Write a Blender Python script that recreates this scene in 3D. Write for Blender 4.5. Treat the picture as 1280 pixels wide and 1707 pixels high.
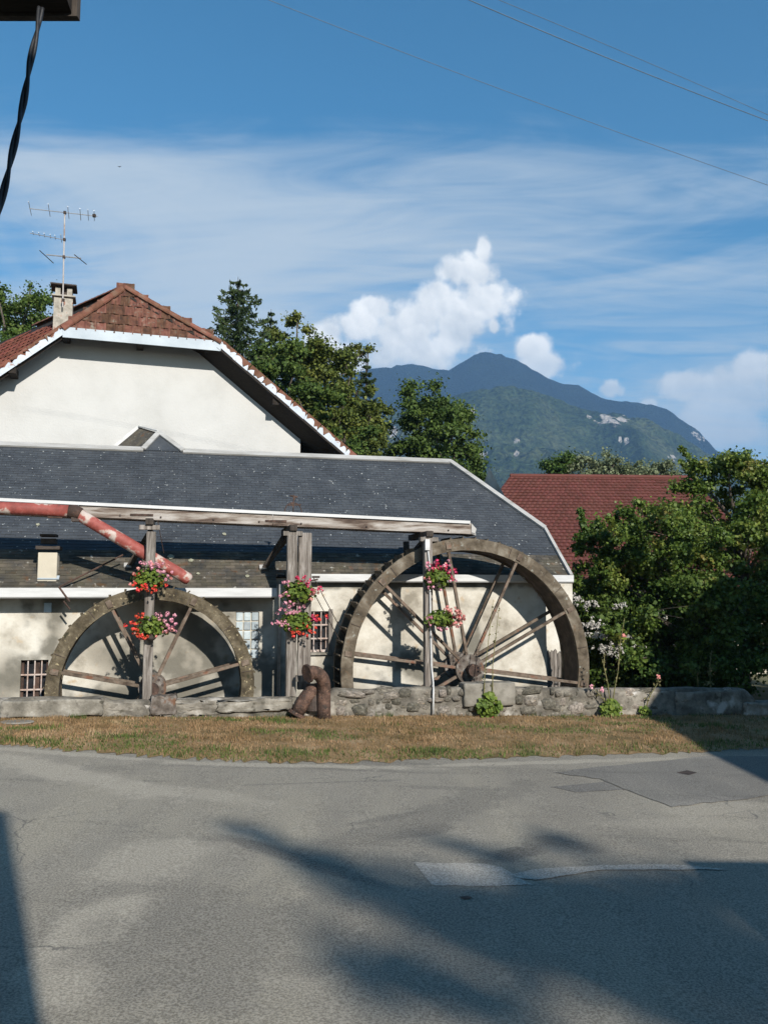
import bpy, bmesh, math, random
import numpy as np
from mathutils import Vector, Matrix
R_ = math.radians
rng = random.Random(7)
nrg = np.random.default_rng(11)
for o in list(bpy.data.objects): bpy.data.objects.remove(o)
sc = bpy.context.scene
col = sc.collection

# ---------------------------------------------------------------- camera
F, CX, CY, HZ = 1400.0, 640.0, 853.5, 985.0
PITCH = math.atan((HZ - CY) / F)
cd = bpy.data.cameras.new('camera'); cam = bpy.data.objects.new('camera', cd); col.objects.link(cam)
cd.sensor_fit = 'HORIZONTAL'; cd.sensor_width = 36; cd.lens = 36 * F / 1280
cd.clip_start = 0.05; cd.clip_end = 60000
cam.location = (0, 0, 3); cam.rotation_euler = (math.pi/2 + PITCH, 0, 0)
sc.camera = cam

# ---------------------------------------------------------------- sun and sky
SUN_AZ = math.atan2(0.493, 1.0)          # light comes from behind and right of the camera
SUN_EL = R_(28)
TO_SUN = Vector((math.sin(SUN_AZ)*math.cos(SUN_EL), -math.cos(SUN_AZ)*math.cos(SUN_EL), math.sin(SUN_EL)))
sl = bpy.data.lights.new('sun', 'SUN'); so = bpy.data.objects.new('sun', sl); col.objects.link(so)
sl.energy = 5.0; sl.angle = R_(0.8); sl.color = (1.0, 0.95, 0.885)
so.rotation_euler = TO_SUN.to_track_quat('Z', 'Y').to_euler()
so.location = (20, -40, 40)
sc.view_settings.view_transform = 'Standard'; sc.view_settings.look = 'None'
sc.view_settings.gamma = 1; sc.view_settings.use_curve_mapping = False
sc.view_settings.exposure = 0.3
sc.cycles.max_bounces = 3; sc.cycles.diffuse_bounces = 1; sc.cycles.transparent_max_bounces = 12
sc.cycles.volume_bounces = 0; sc.cycles.use_denoising = True

world = bpy.data.worlds.new('World'); sc.world = world; world.use_nodes = True
world.cycles.sampling_method = 'MANUAL'; world.cycles.sample_map_resolution = 256
SKY_STRENGTH = 0.088
def build_world():
    nt = world.node_tree; nt.nodes.clear()
    N = nt.nodes.new; L = nt.links.new
    def put(n, vals):
        for i, v in enumerate(vals):
            if v is None: continue
            if isinstance(v, (int, float, tuple)): n.inputs[i].default_value = v
            else: L(v, n.inputs[i])
    def m(op, a, b=None, c=None, clamp=False):
        n = N('ShaderNodeMath'); n.operation = op; n.use_clamp = clamp; put(n, (a, b, c)); return n.outputs[0]
    def vm(op, a, b=None, c=None):
        n = N('ShaderNodeVectorMath'); n.operation = op; put(n, (a, b, c)); return n.outputs[1] if op == 'LENGTH' else n.outputs[0]
    def mixc(f, a, b):
        n = N('ShaderNodeMix'); n.data_type = 'RGBA'
        for i, v in ((0, f), (6, a), (7, b)):
            if isinstance(v, (int, float)): n.inputs[i].default_value = v
            elif isinstance(v, tuple): n.inputs[i].default_value = (*v, 1)
            else: L(v, n.inputs[i])
        return n.outputs[2]
    def sstep(x, lo, hi):
        n = N('ShaderNodeMapRange'); n.interpolation_type = 'SMOOTHSTEP'
        L(x, n.inputs[0]); n.inputs[1].default_value = lo; n.inputs[2].default_value = hi
        return n.outputs[0]
    def noise(vec, scale, detail, rough=.55, dist=0.0):
        n = N('ShaderNodeTexNoise'); n.noise_dimensions = '2D'; n.inputs['Scale'].default_value = scale
        n.inputs['Detail'].default_value = detail; n.inputs['Roughness'].default_value = rough
        n.inputs['Distortion'].default_value = dist; L(vec, n.inputs['Vector']); return n.outputs[0]
    def comb(x, y, z=0.0):
        n = N('ShaderNodeCombineXYZ'); put(n, (x, y, z)); return n.outputs[0]
    tc = N('ShaderNodeTexCoord'); sx = N('ShaderNodeSeparateXYZ'); L(tc.outputs['Generated'], sx.inputs[0])
    x, y, z = sx.outputs
    sky = N('ShaderNodeTexSky'); sky.sky_type = 'NISHITA'; sky.sun_disc = False
    sky.sun_elevation = SUN_EL; sky.sun_rotation = math.pi - SUN_AZ   # clockwise from +Y
    sky.air_density = 1.0; sky.dust_density = 0.1; sky.ozone_density = 3.0; sky.altitude = 300
    hs = N('ShaderNodeHueSaturation'); hs.inputs['Saturation'].default_value = 1.28; hs.inputs['Hue'].default_value = .486; hs.inputs['Value'].default_value = 1.3
    L(sky.outputs[0], hs.inputs['Color'])
    base = hs.outputs[0]
    el = m('ARCTAN2', z, m('SQRT', m('ADD', m('MULTIPLY', x, x), m('MULTIPLY', y, y))))
    az = m('ARCTAN2', x, y)
    ae = comb(az, el)
    # ---- high thin cloud: a layer at constant height, drawn out into streaks across the view
    den = m('ADD', m('MAXIMUM', z, 0.0), 0.12)
    px, py = m('DIVIDE', x, den), m('DIVIDE', y, den)
    v1 = comb(m('MULTIPLY', px, 0.55), m('MULTIPLY', py, 1.0))
    n1 = noise(v1, 1.3, 7, .58, .7)
    v2 = comb(m('ADD', m('MULTIPLY', px, .45), m('MULTIPLY', py, .5)), m('MULTIPLY', py, 2.6))
    n2 = noise(v2, 1.5, 5, .6, .4)
    n3 = noise(comb(m('MULTIPLY', px, .8), m('MULTIPLY', py, 2.8)), 1.9, 6, .6, 1.6)
    dens = m('ADD', m('MULTIPLY', n1, .62), m('MULTIPLY_ADD', n2, .20, m('MULTIPLY', n3, .18)))
    low = sstep(el, 0.68, 0.36)          # the veil thins out towards the zenith
    thr = m('SUBTRACT', 0.585, m('MULTIPLY', low, 0.265))
    cir = N('ShaderNodeMapRange'); cir.interpolation_type = 'SMOOTHSTEP'
    L(dens, cir.inputs[0]); L(thr, cir.inputs[1]); L(m('ADD', thr, 0.29), cir.inputs[2])
    c1 = mixc(m('MULTIPLY', cir.outputs[0], 0.84), base, (6.3, 7.0, 7.4))
    # ---- cumulus heaps, placed by compass bearing and elevation
    nb = noise(ae, 13, 7, .58)
    wv = vm('ADD', ae, comb(m('MULTIPLY', m('SUBTRACT', nb, .5), .035), m('MULTIPLY', m('SUBTRACT', noise(vm('ADD', ae, (3.3, 1.7, 0.0)), 16, 5, .6), .5), .035)))
    def billow(scale):
        v = N('ShaderNodeTexVoronoi'); v.voronoi_dimensions = '2D'; v.feature = 'SMOOTH_F1'; v.inputs['Smoothness'].default_value = .75; v.inputs['Scale'].default_value = scale; L(wv, v.inputs['Vector'])
        off = vm('SUBTRACT', wv, v.outputs['Position'])
        d_ = N('ShaderNodeVectorMath'); d_.operation = 'DOT_PRODUCT'; L(off, d_.inputs[0]); d_.inputs[1].default_value = (.62*scale, .78*scale, 0)
        return m('SUBTRACT', .42, v.outputs['Distance']), d_.outputs['Value']
    b1, l1 = billow(24); b2, l2 = billow(58)
    edge = m('ADD', m('MULTIPLY', m('SUBTRACT', nb, .5), 1.9), m('MULTIPLY_ADD', b1, .5, m('MULTIPLY', b2, .3)))
    def bear(px_, py_):
        dx, dy = (px_ - CX) / F, (CY - py_) / F
        yy = math.cos(PITCH) - dy * math.sin(PITCH); zz = math.sin(PITCH) + dy * math.cos(PITCH)
        return math.atan2(dx, yy), math.atan2(zz, math.hypot(dx, yy))
    heaps = [(806, 418, 16, 26), (795, 455, 38, 30), (750, 452, 38, 26), (728, 495, 46, 44), (805, 500, 52, 36), (700, 540, 45, 45),
             (770, 550, 70, 55), (700, 590, 70, 40), (622, 515, 38, 16), (600, 545, 40, 26), (545, 560, 36, 36), (635, 590, 40, 32),
             (565, 600, 70, 36), (822, 545, 13, 18), (660, 560, 50, 40),
             (888, 580, 30, 20), (905, 610, 46, 24), (1012, 650, 24, 18), (1082, 674, 13, 8),
             (1148, 640, 44, 26), (1190, 645, 40, 40), (1235, 660, 60, 50), (1265, 610, 50, 30), (1310, 640, 80, 70), (1210, 700, 75, 40),
             (1450, 660, 90, 80), (-250, 640, 160, 90)]
    fld = None
    for hx, hy, rx, ry in heaps:
        a0, e0 = bear(hx, hy); kx, ky = F/(rx*1.12), F/(ry*1.12)
        d = vm('LENGTH', vm('MULTIPLY_ADD', ae, (kx, ky, 0.0), (-a0*kx, -e0*ky, 0.0)))
        fld = d if fld is None else m('SMOOTH_MIN', fld, d, 0.25)
    fd = m('ADD', m('SUBTRACT', 1.0, fld), edge)
    fade = sstep(el, 0.15, 0.33)          # lower parts are seen through more air
    cum = m('MULTIPLY', sstep(fd, -0.02, 0.5), m('MULTIPLY_ADD', fade, .45, .53))
    # billows: relief of the same noise towards the sun (upper right)
    lit = m('ADD', m('MULTIPLY_ADD', l1, .40, .62), m('MULTIPLY_ADD', l2, .22, m('MULTIPLY', m('SUBTRACT', nb, .5), 1.5)), clamp=True)
    lit = m('MULTIPLY', lit, m('MULTIPLY_ADD', fade, .80, .20))
    cc = mixc(lit, (5.9, 6.5, 7.0), (12.2, 12.1, 11.7))
    c2 = mixc(cum, c1, cc)
    bg = N('ShaderNodeBackground'); L(c2, bg.inputs[0]); bg.inputs[1].default_value = SKY_STRENGTH
    out = N('ShaderNodeOutputWorld'); L(bg.outputs[0], out.inputs[0])
build_world()

# ---------------------------------------------------------------- geometry helpers
CAM = np.array([0, 0, 3.0])
CF = np.array([0, math.cos(PITCH), math.sin(PITCH)]); CU = np.array([0, -math.sin(PITCH), math.cos(PITCH)]); CR = np.array([1.0, 0, 0])
def ray(px, py): return CR*(px-CX)/F + CU*(CY-py)/F + CF
def hit(px, py, p0, n):
    d = ray(px, py); return CAM + d * (((np.array(p0)-CAM) @ n) / (d @ n))
def atz(px, py, y): d = ray(px, py); return CAM + d * (y / d[1])
BA = R_(14)
U = np.array([math.cos(BA), math.sin(BA), 0]); NN = np.array([-math.sin(BA), math.cos(BA), 0]); ZZ = np.array([0, 0, 1.0])
O = atz(715, 1145, 20.0); O[2] = 0
def B(s, t, h): return O + U*s + NN*t + ZZ*h          # mill frame: along the wall, into the wall, up
def hb(px, py, t):
    q = hit(px, py, B(0, t, 0), NN) - O; return float(q @ U), float(q[2])
GN = np.array([.033, 0, 1.0]); G0 = np.array([0, 0, .08])
def gz(x, y=0): return .08 - .033 * max(-40.0, min(40.0, x))
def ground(px, py): return hit(px, py, G0, GN)

def vnoise(x, y, seed=0):
    xi = np.floor(x).astype(np.int64); yi = np.floor(y).astype(np.int64); xf = x - xi; yf = y - yi
    def h(a, b):
        n = (a * 374761393 + b * 668265263 + seed * 69069) & 0x7fffffff
        n = ((n ^ (n >> 13)) * 1274126177) & 0x7fffffff
        return ((n ^ (n >> 16)) & 0xffff) / 65535.0
    u = xf*xf*(3-2*xf); v = yf*yf*(3-2*yf)
    return (h(xi, yi)*(1-u)+h(xi+1, yi)*u)*(1-v) + (h(xi, yi+1)*(1-u)+h(xi+1, yi+1)*u)*v
def fbm(x, y, o=5, seed=0):
    x = np.asarray(x, float); y = np.asarray(y, float)
    s = 0; a = .5
    for k in range(o):
        s = s + a * vnoise(x*2**k, y*2**k, seed + k*17); a *= .5
    return s

class MB:
    def __init__(self): self.v = []; self.f = []; self.mi = []; self.cur = 0
    def add(self, verts, faces):
        b = len(self.v); self.v += [tuple(map(float, p)) for p in verts]
        self.f += [tuple(i + b for i in fc) for fc in faces]; self.mi += [self.cur] * len(faces); return self
    def box(self, c, sx, sy, sz, ax=None):
        """box centred at c, full sizes, axes ax = (X, Y, Z) unit vectors"""
        X, Y, Z_ = ax if ax is not None else (np.array([1., 0, 0]), np.array([0, 1., 0]), np.array([0, 0, 1.]))
        c = np.array(c, float)
        vs = [c + X*a*sx/2 + Y*b*sy/2 + Z_*d*sz/2 for a in (-1, 1) for b in (-1, 1) for d in (-1, 1)]
        return self.add(vs, [(0, 1, 3, 2), (4, 6, 7, 5), (0, 4, 5, 1), (2, 3, 7, 6), (0, 2, 6, 4), (1, 5, 7, 3)])
    def bar(self, a, b, w, d, up=(0, 0, 1)):
        """square-section bar from a to b: w across 'up x dir', d along the third axis"""
        a = np.array(a, float); b = np.array(b, float); X = b - a; ln = np.linalg.norm(X); X = X / ln
        up = np.array(up, float); Y = np.cross(up, X)
        if np.linalg.norm(Y) < 1e-4: Y = np.cross(np.array([1., 0, 0]), X)
        Y /= np.linalg.norm(Y); Z_ = np.cross(X, Y)
        return self.box((a+b)/2, ln, w, d, (X, Y, Z_))
    def tube(self, pts, r, n=8, cap=True):
        pts = [np.array(p, float) for p in pts]; k = len(pts)
        rs = r if isinstance(r, (list, tuple)) else [r]*k
        b = len(self.v); ref = None
        for i, p in enumerate(pts):
            t = pts[min(i+1, k-1)] - pts[max(i-1, 0)]; t = t/np.linalg.norm(t)
            if ref is None:
                ref = np.cross(t, (0, 0, 1.0))
                if np.linalg.norm(ref) < .05: ref = np.cross(t, (1.0, 0, 0))
            ref = ref - t*(ref @ t); ref /= np.linalg.norm(ref); q = np.cross(t, ref)
            for j in range(n):
                a = 2*math.pi*j/n
                self.v.append(tuple(p + (ref*math.cos(a) + q*math.sin(a))*rs[i]))
        for i in range(k-1):
            for j in range(n):
                self.f.append((b+i*n+j, b+i*n+(j+1) % n, b+(i+1)*n+(j+1) % n, b+(i+1)*n+j)); self.mi.append(self.cur)
        if cap:
            self.f.append(tuple(b+j for j in reversed(range(n)))); self.mi.append(self.cur)
            self.f.append(tuple(b+(k-1)*n+j for j in range(n))); self.mi.append(self.cur)
        return self
    def prism(self, poly, d):
        """polygon (list of points) extruded by vector d"""
        poly = [np.array(p, float) for p in poly]; d = np.array(d, float); n = len(poly)
        return self.add(poly + [p + d for p in poly], [tuple(range(n-1, -1, -1)), tuple(range(n, 2*n))] + [(i, (i+1) % n, n+(i+1) % n, n+i) for i in range(n)])
    def ring(self, c, ax, ay, an, r0, r1, w, n=72, jit=0.0):
        """annulus r0..r1 in plane (ax, ay), extruded w along an"""
        b = len(self.v); c = np.array(c)
        for i in range(n):
            a = 2*math.pi*i/n; d = ax*math.cos(a) + ay*math.sin(a)
            j0 = rng.uniform(-jit, jit); j1 = rng.uniform(-jit, jit)
            for rr, ww in ((r0+j0, 0), (r1+j1, 0), (r1+j1, w), (r0+j0, w)): self.v.append(tuple(c + d*rr + an*ww))
        for i in range(n):
            p = b+i*4; q = b+((i+1) % n)*4
            for k in range(4):
                self.f.append((p+k, p+(k+1) % 4, q+(k+1) % 4, q+k)); self.mi.append(self.cur)
        return self
    def build(self, name, mats, parent=None, smooth=False, origin=None):
        me = bpy.data.meshes.new(name)
        org = np.array(origin if origin is not None else (0, 0, 0), float)
        me.from_pydata([tuple(np.array(p) - org) for p in self.v] if origin is not None else self.v, [], self.f)
        mats = mats if isinstance(mats, (list, tuple)) else [mats]
        for mm in mats: me.materials.append(mm)
        if len(mats) > 1: me.polygons.foreach_set('material_index', self.mi)
        bm = bmesh.new(); bm.from_mesh(me); bmesh.ops.recalc_face_normals(bm, faces=bm.faces); bm.to_mesh(me); bm.free()
        if smooth: me.polygons.foreach_set('use_smooth', [True]*len(me.polygons))
        me.update()
        o = bpy.data.objects.new(name, me); col.objects.link(o); o.location = org
        if parent is not None: adopt(o, parent)
        return o
def adopt(o, parent):
    o.parent = parent; o.matrix_parent_inverse = PM[parent.name].inverted() if parent.name in PM else Matrix.Translation(parent.location).inverted()
    PM[o.name] = Matrix.Translation(o.location)
PM = {}
def empty(name, loc):
    o = bpy.data.objects.new(name, None); col.objects.link(o); o.location = tuple(map(float, loc)); o.empty_display_size = .2
    PM[o.name] = Matrix.Translation(o.location); return o
def tag(o, label=None, cat=None, group=None, kind=None):
    if label: o['label'] = label
    if cat: o['category'] = cat
    if group: o['group'] = group
    if kind: o['kind'] = kind
    return o
def bevel(o, w=.01, seg=1):
    md = o.modifiers.new('bevel', 'BEVEL'); md.width = w; md.segments = seg; md.limit_method = 'ANGLE'; return o
def np_mesh(name, verts, faces, mats, parent=None, smooth=False, mi=None):
    """fast mesh from numpy arrays; faces all of the same vertex count"""
    me = bpy.data.meshes.new(name); verts = np.asarray(verts, np.float32); faces = np.asarray(faces, np.int32)
    k = faces.shape[1]; me.vertices.add(len(verts)); me.vertices.foreach_set('co', verts.ravel())
    me.loops.add(faces.size); me.loops.foreach_set('vertex_index', faces.ravel())
    me.polygons.add(len(faces)); me.polygons.foreach_set('loop_start', np.arange(0, faces.size, k, dtype=np.int32))
    for mm in (mats if isinstance(mats, (list, tuple)) else [mats]): me.materials.append(mm)
    if mi is not None: me.polygons.foreach_set('material_index', np.asarray(mi, np.int32))
    if smooth: me.polygons.foreach_set('use_smooth', [True]*len(faces))
    me.update(calc_edges=True); me.validate()
    o = bpy.data.objects.new(name, me); col.objects.link(o)
    if parent is not None: adopt(o, parent)
    return o

# ---------------------------------------------------------------- materials
def mat(name, cols, scale=3.0, detail=8, rough=.85, bump=.25, bscale=None, metallic=0.0, spec=.3, stretch=(1, 1, 1),
        rnd=0.0, island=0.0, spots=None, spots2=None, dist=0.0, contrast=(.32, .68), translucent=0.0, bdist=.02):
    m_ = bpy.data.materials.new(name); m_.use_nodes = True; nt = m_.node_tree; nt.nodes.clear()
    N = nt.nodes.new; L = nt.links.new
    tc = N('ShaderNodeTexCoord'); mp = N('ShaderNodeMapping'); mp.inputs['Scale'].default_value = stretch; L(tc.outputs['Object'], mp.inputs[0])
    vec = mp.outputs[0]
    if rnd or island:
        oi = N('ShaderNodeObjectInfo'); va = N('ShaderNodeVectorMath'); va.operation = 'MULTIPLY_ADD'
        L(oi.outputs['Random'], va.inputs[0]); va.inputs[1].default_value = (37, 51, 23); L(vec, va.inputs[2]); vec = va.outputs[0]
    ns = N('ShaderNodeTexNoise'); ns.inputs['Scale'].default_value = scale; ns.inputs['Detail'].default_value = detail
    ns.inputs['Roughness'].default_value = .62; ns.inputs['Distortion'].default_value = dist; L(vec, ns.inputs['Vector'])
    mr = N('ShaderNodeMapRange'); L(ns.outputs[0], mr.inputs[0]); mr.inputs[1].default_value = contrast[0]; mr.inputs[2].default_value = contrast[1]
    cr = N('ShaderNodeValToRGB'); L(mr.outputs[0], cr.inputs[0])
    els = cr.color_ramp.elements
    while len(els) < len(cols): els.new(.5)
    for e, (p, c) in zip(els, cols): e.position = p; e.color = (*c, 1)
    c = cr.outputs[0]
    for sp in (spots, spots2):
        if not sp: continue
        s_scale, lo, hi, s_col = sp
        sn = N('ShaderNodeTexNoise'); sn.inputs['Scale'].default_value = s_scale; sn.inputs['Detail'].default_value = 4; L(vec, sn.inputs['Vector'])
        sm = N('ShaderNodeMapRange'); L(sn.outputs[0], sm.inputs[0]); sm.inputs[1].default_value = lo; sm.inputs[2].default_value = hi
        mx = N('ShaderNodeMix'); mx.data_type = 'RGBA'; L(sm.outputs[0], mx.inputs[0]); L(c, mx.inputs[6]); mx.inputs[7].default_value = (*s_col, 1); c = mx.outputs[2]
    for amt, src in ((rnd, 'o'), (island, 'i')):
        if not amt: continue
        if src == 'o': rv = N('ShaderNodeObjectInfo').outputs['Random']
        else: rv = N('ShaderNodeNewGeometry').outputs['Random Per Island']
        rr = N('ShaderNodeMapRange'); L(rv, rr.inputs[0]); rr.inputs[3].default_value = 1-amt; rr.inputs[4].default_value = 1+amt
        hh = N('ShaderNodeHueSaturation'); L(rr.outputs[0], hh.inputs['Value']); L(c, hh.inputs['Color'])
        rh = N('ShaderNodeMapRange'); L(rv, rh.inputs[0]); rh.inputs[3].default_value = .5+amt*.04; rh.inputs[4].default_value = .5-amt*.04
        L(rh.outputs[0], hh.inputs['Hue']); c = hh.outputs[0]
    bs = N('ShaderNodeBsdfPrincipled'); L(c, bs.inputs['Base Color']); bs.inputs['Roughness'].default_value = rough
    bs.inputs['Metallic'].default_value = metallic; bs.inputs['Specular IOR Level'].default_value = spec
    if bump:
        bn = N('ShaderNodeTexNoise'); bn.inputs['Scale'].default_value = bscale or scale*4; bn.inputs['Detail'].default_value = 6; L(vec, bn.inputs['Vector'])
        bp = N('ShaderNodeBump'); bp.inputs['Strength'].default_value = bump; bp.inputs['Distance'].default_value = bdist; L(bn.outputs[0], bp.inputs['Height']); L(bp.outputs[0], bs.inputs['Normal'])
    sh = bs.outputs[0]
    if translucent:
        tr = N('ShaderNodeBsdfTranslucent'); L(c, tr.inputs[0]); ms = N('ShaderNodeMixShader'); ms.inputs[0].default_value = translucent
        L(sh, ms.inputs[1]); L(tr.outputs[0], ms.inputs[2]); sh = ms.outputs[0]
    out = N('ShaderNodeOutputMaterial'); L(sh, out.inputs[0])
    return m_
M = {}
M['plaster_cream'] = mat('plaster_cream', [(0, (.25, .225, .18)), (.35, (.45, .415, .345)), (.7, (.58, .55, .475)), (1, (.64, .615, .55))], 1.1, 10, .95, .5, 14, spots=(.8, .61, .78, (.26, .235, .185)), spots2=(3.5, .62, .74, (.44, .35, .24)))
M['plaster_white'] = mat('plaster_white', [(0, (.43, .425, .40)), (.5, (.485, .48, .455)), (1, (.52, .515, .49))], .9, 10, .95, .35, 18, contrast=(.25, .75))
M['plaster_beige'] = mat('plaster_beige', [(0, (.42, .38, .30)), (1, (.55, .50, .40))], 1.2, 8, .95, .2)
M['slate'] = mat('slate', [(0, (.036, .041, .047)), (.5, (.047, .053, .060)), (1, (.061, .067, .073))], 1.6, 9, .7, .3, 12, island=.12, spots=(13, .675, .715, (.36, .37, .35)), spec=.35)
M['slate_mossy'] = mat('slate_mossy', [(0, (.040, .040, .038)), (.45, (.070, .062, .048)), (1, (.11, .095, .066))], 2.2, 10, .9, .5, 14, island=.3, spots=(8, .64, .72, (.30, .29, .25)), spots2=(3.5, .60, .72, (.10, .055, .028)))
M['tile'] = mat('tile', [(0, (.060, .030, .022)), (.4, (.115, .049, .032)), (.7, (.15, .070, .045)), (1, (.15, .11, .082))], 4.5, 8, .9, .4, 20, rnd=.38, spots=(6, .62, .74, (.20, .17, .13)), spots2=(12, .64, .72, (.06, .055, .05)))
M['ridge_tile'] = mat('ridge_tile', [(0, (.11, .048, .03)), (.5, (.175, .073, .046)), (1, (.18, .115, .08))], 4, 8, .9, .4, 20, rnd=.25, spots=(7, .64, .74, (.18, .16, .13)))
M['tile_dull'] = mat('tile_dull', [(0, (.085, .030, .020)), (.5, (.15, .048, .030)), (1, (.20, .080, .05))], 3, 8, .9, .4, 20, rnd=.25, island=.2)
M['barn_tile'] = mat('barn_tile', [(0, (.088, .030, .022)), (.5, (.118, .039, .029)), (1, (.145, .052, .039))], .9, 9, .85, .3, 6, island=.12, contrast=(.2, .8))
M['zinc'] = mat('zinc', [(0, (.30, .35, .385)), (1, (.40, .45, .48))], 1.5, 6, .5, .08, metallic=.0, spec=.4)
M['zinc_flaking'] = mat('zinc_flaking', [(0, (.40, .45, .50)), (1, (.54, .58, .62))], 2, 6, .55, .15, spots=(9, .62, .70, (.30, .20, .16)))
M['white_metal'] = mat('white_metal', [(0, (.43, .43, .415)), (.5, (.52, .52, .505)), (1, (.58, .58, .565))], 2.4, 8, .5, .05, spec=.4, stretch=(.4, 1, 3))
M['dull_white'] = mat('dull_white', [(0, (.26, .25, .225)), (.4, (.345, .335, .31)), (1, (.43, .42, .395))], 2.0, 8, .6, .1, stretch=(.5, 1, 3))
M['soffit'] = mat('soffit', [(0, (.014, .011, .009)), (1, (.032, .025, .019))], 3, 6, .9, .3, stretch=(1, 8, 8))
M['wood_grey'] = mat('wood_grey', [(0, (.065, .054, .044)), (.4, (.15, .13, .11)), (.7, (.23, .205, .178)), (1, (.32, .295, .265))], 7, 9, .9, .5, 26, stretch=(2.4, 2.4, .22), dist=.6, rnd=.1)
M['wood_flume'] = mat('wood_flume', [(0, (.060, .040, .030)), (.3, (.14, .105, .082)), (.55, (.26, .225, .19)), (1, (.40, .37, .335))], 1.3, 9, .85, .35, 20, stretch=(.7, .7, 5.0), dist=.4, contrast=(.35, .62))
M['wood_dark'] = mat('wood_dark', [(0, (.024, .020, .017)), (.6, (.055, .044, .035)), (1, (.10, .085, .07))], 5, 8, .9, .4, 24, stretch=(2, 2, .4))
M['wheel_mossy'] = mat('wheel_mossy', [(0, (.034, .027, .017)), (.4, (.078, .062, .038)), (.75, (.125, .102, .066)), (1, (.18, .15, .10))], 4.0, 10, .95, .7, 22, spots=(13, .62, .70, (.36, .30, .18)), spots2=(7, .62, .70, (.040, .036, .020)), bdist=.03)
M['wheel_wood'] = mat('wheel_wood', [(0, (.050, .039, .026)), (.4, (.098, .078, .054)), (.75, (.15, .124, .09)), (1, (.21, .185, .145))], 3.4, 10, .92, .5, 22, spots=(8, .66, .74, (.30, .31, .27)), spots2=(5, .60, .72, (.13, .085, .05)), dist=.4)
M['wheel_inside'] = mat('wheel_inside', [(0, (.045, .034, .026)), (.6, (.085, .066, .050)), (1, (.13, .10, .08))], 4, 8, .95, .4)
M['spoke_wood'] = mat('spoke_wood', [(0, (.060, .042, .030)), (.4, (.115, .086, .062)), (.75, (.18, .145, .11)), (1, (.25, .215, .17))], 4, 9, .9, .4, 20, spots=(4, .56, .68, (.16, .075, .045)), rnd=.12)
M['rust'] = mat('rust', [(0, (.026, .018, .014)), (.4, (.050, .031, .023)), (.7, (.078, .046, .034)), (1, (.11, .066, .048))], 5, 10, .8, .5, 26, spots=(9, .64, .74, (.20, .12, .08)), spec=.3)
M['rust_light'] = mat('rust_light', [(0, (.036, .024, .018)), (.4, (.072, .044, .032)), (.7, (.115, .066, .047)), (1, (.16, .098, .07))], 6, 10, .85, .9, 30, spots=(9, .60, .70, (.045, .036, .030)), spots2=(16, .62, .70, (.20, .125, .085)), bdist=.03)
M['iron'] = mat('iron', [(0, (.030, .024, .020)), (1, (.085, .06, .048))], 8, 8, .7, .3)
M['hub'] = mat('hub', [(0, (.06, .048, .038)), (.5, (.12, .10, .082)), (1, (.23, .21, .185))], 6, 9, .85, .5, 20, spots=(5, .56, .66, (.14, .075, .045)))
M['red_paint'] = mat('red_paint', [(0, (.20, .050, .038)), (.42, (.29, .070, .055)), (.54, (.33, .12, .095)), (.63, (.43, .34, .29)), (1, (.52, .46, .41))], 2.6, 10, .65, .3, 18, spots=(6, .66, .74, (.12, .05, .035)), contrast=(.36, .68), spec=.35)
M['stone'] = mat('stone', [(0, (.085, .077, .062)), (.4, (.17, .152, .122)), (.75, (.265, .235, .19)), (1, (.40, .365, .30))], 4.6, 10, .95, .9, 16, rnd=.5, spots=(8, .60, .70, (.060, .054, .042)), spots2=(6, .64, .74, (.36, .27, .14)), bdist=.04)
M['stone_smooth'] = mat('stone_smooth', [(0, (.10, .09, .072)), (.4, (.19, .172, .14)), (.75, (.29, .265, .22)), (1, (.40, .375, .325))], 2.6, 10, .95, .8, 12, rnd=.16, spots=(6, .60, .70, (.085, .077, .058)), spots2=(2.0, .62, .70, (.52, .50, .46)), bdist=.03)
M['mortar'] = mat('mortar', [(0, (.065, .059, .047)), (.5, (.145, .13, .105)), (1, (.26, .235, .19))], 3, 10, .98, .8, 14, spots=(2.0, .58, .70, (.40, .375, .33)), spots2=(5, .62, .74, (.085, .08, .062)), bdist=.05)
M['concrete'] = mat('concrete', [(0, (.13, .118, .095)), (1, (.27, .25, .21))], 3, 9, .95, .4, 18, spots=(4, .62, .76, (.14, .13, .10)))
M['glass_dark'] = mat('glass_dark', [(0, (.010, .010, .012)), (1, (.022, .024, .028))], 2, 3, .25, 0, spec=.5)
M['glass_block'] = mat('glass_block', [(0, (.30, .36, .38)), (1, (.48, .53, .54))], 6, 5, .2, .25, 9, rnd=.25, spec=.6)
M['bar_paint'] = mat('bar_paint', [(0, (.28, .17, .12)), (.5, (.42, .33, .28)), (1, (.55, .50, .46))], 6, 6, .8, .2)
M['leaf'] = mat('leaf', [(0, (.040, .075, .014)), (.5, (.066, .115, .020)), (1, (.105, .145, .030))], .9, 4, .55, 0, island=.38, translucent=.28, spec=.25)
M['leaf_dark'] = mat('leaf_dark', [(0, (.040, .072, .016)), (.5, (.068, .110, .022)), (1, (.10, .145, .028))], .5, 4, .6, 0, island=.35, translucent=.24, spec=.2)
M['leaf_olive'] = mat('leaf_olive', [(0, (.058, .080, .016)), (.5, (.098, .125, .024)), (1, (.15, .165, .036))], .35, 4, .6, 0, island=.38, translucent=.24, spec=.2)
M['leaf_grey'] = mat('leaf_grey', [(0, (.12, .15, .07)), (1, (.21, .235, .13))], .4, 4, .6, 0, island=.3, translucent=.25, spec=.2)
M['leaf_autumn'] = mat('leaf_autumn', [(0, (.062, .112, .018)), (.5, (.10, .155, .025)), (.8, (.15, .185, .034)), (1, (.22, .17, .045))], 1.3, 5, .5, 0, island=.42, translucent=.30, spec=.3)
M['needle'] = mat('needle', [(0, (.024, .044, .015)), (1, (.056, .085, .026))], .8, 4, .7, 0, island=.35, translucent=.12, spec=.2)
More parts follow.
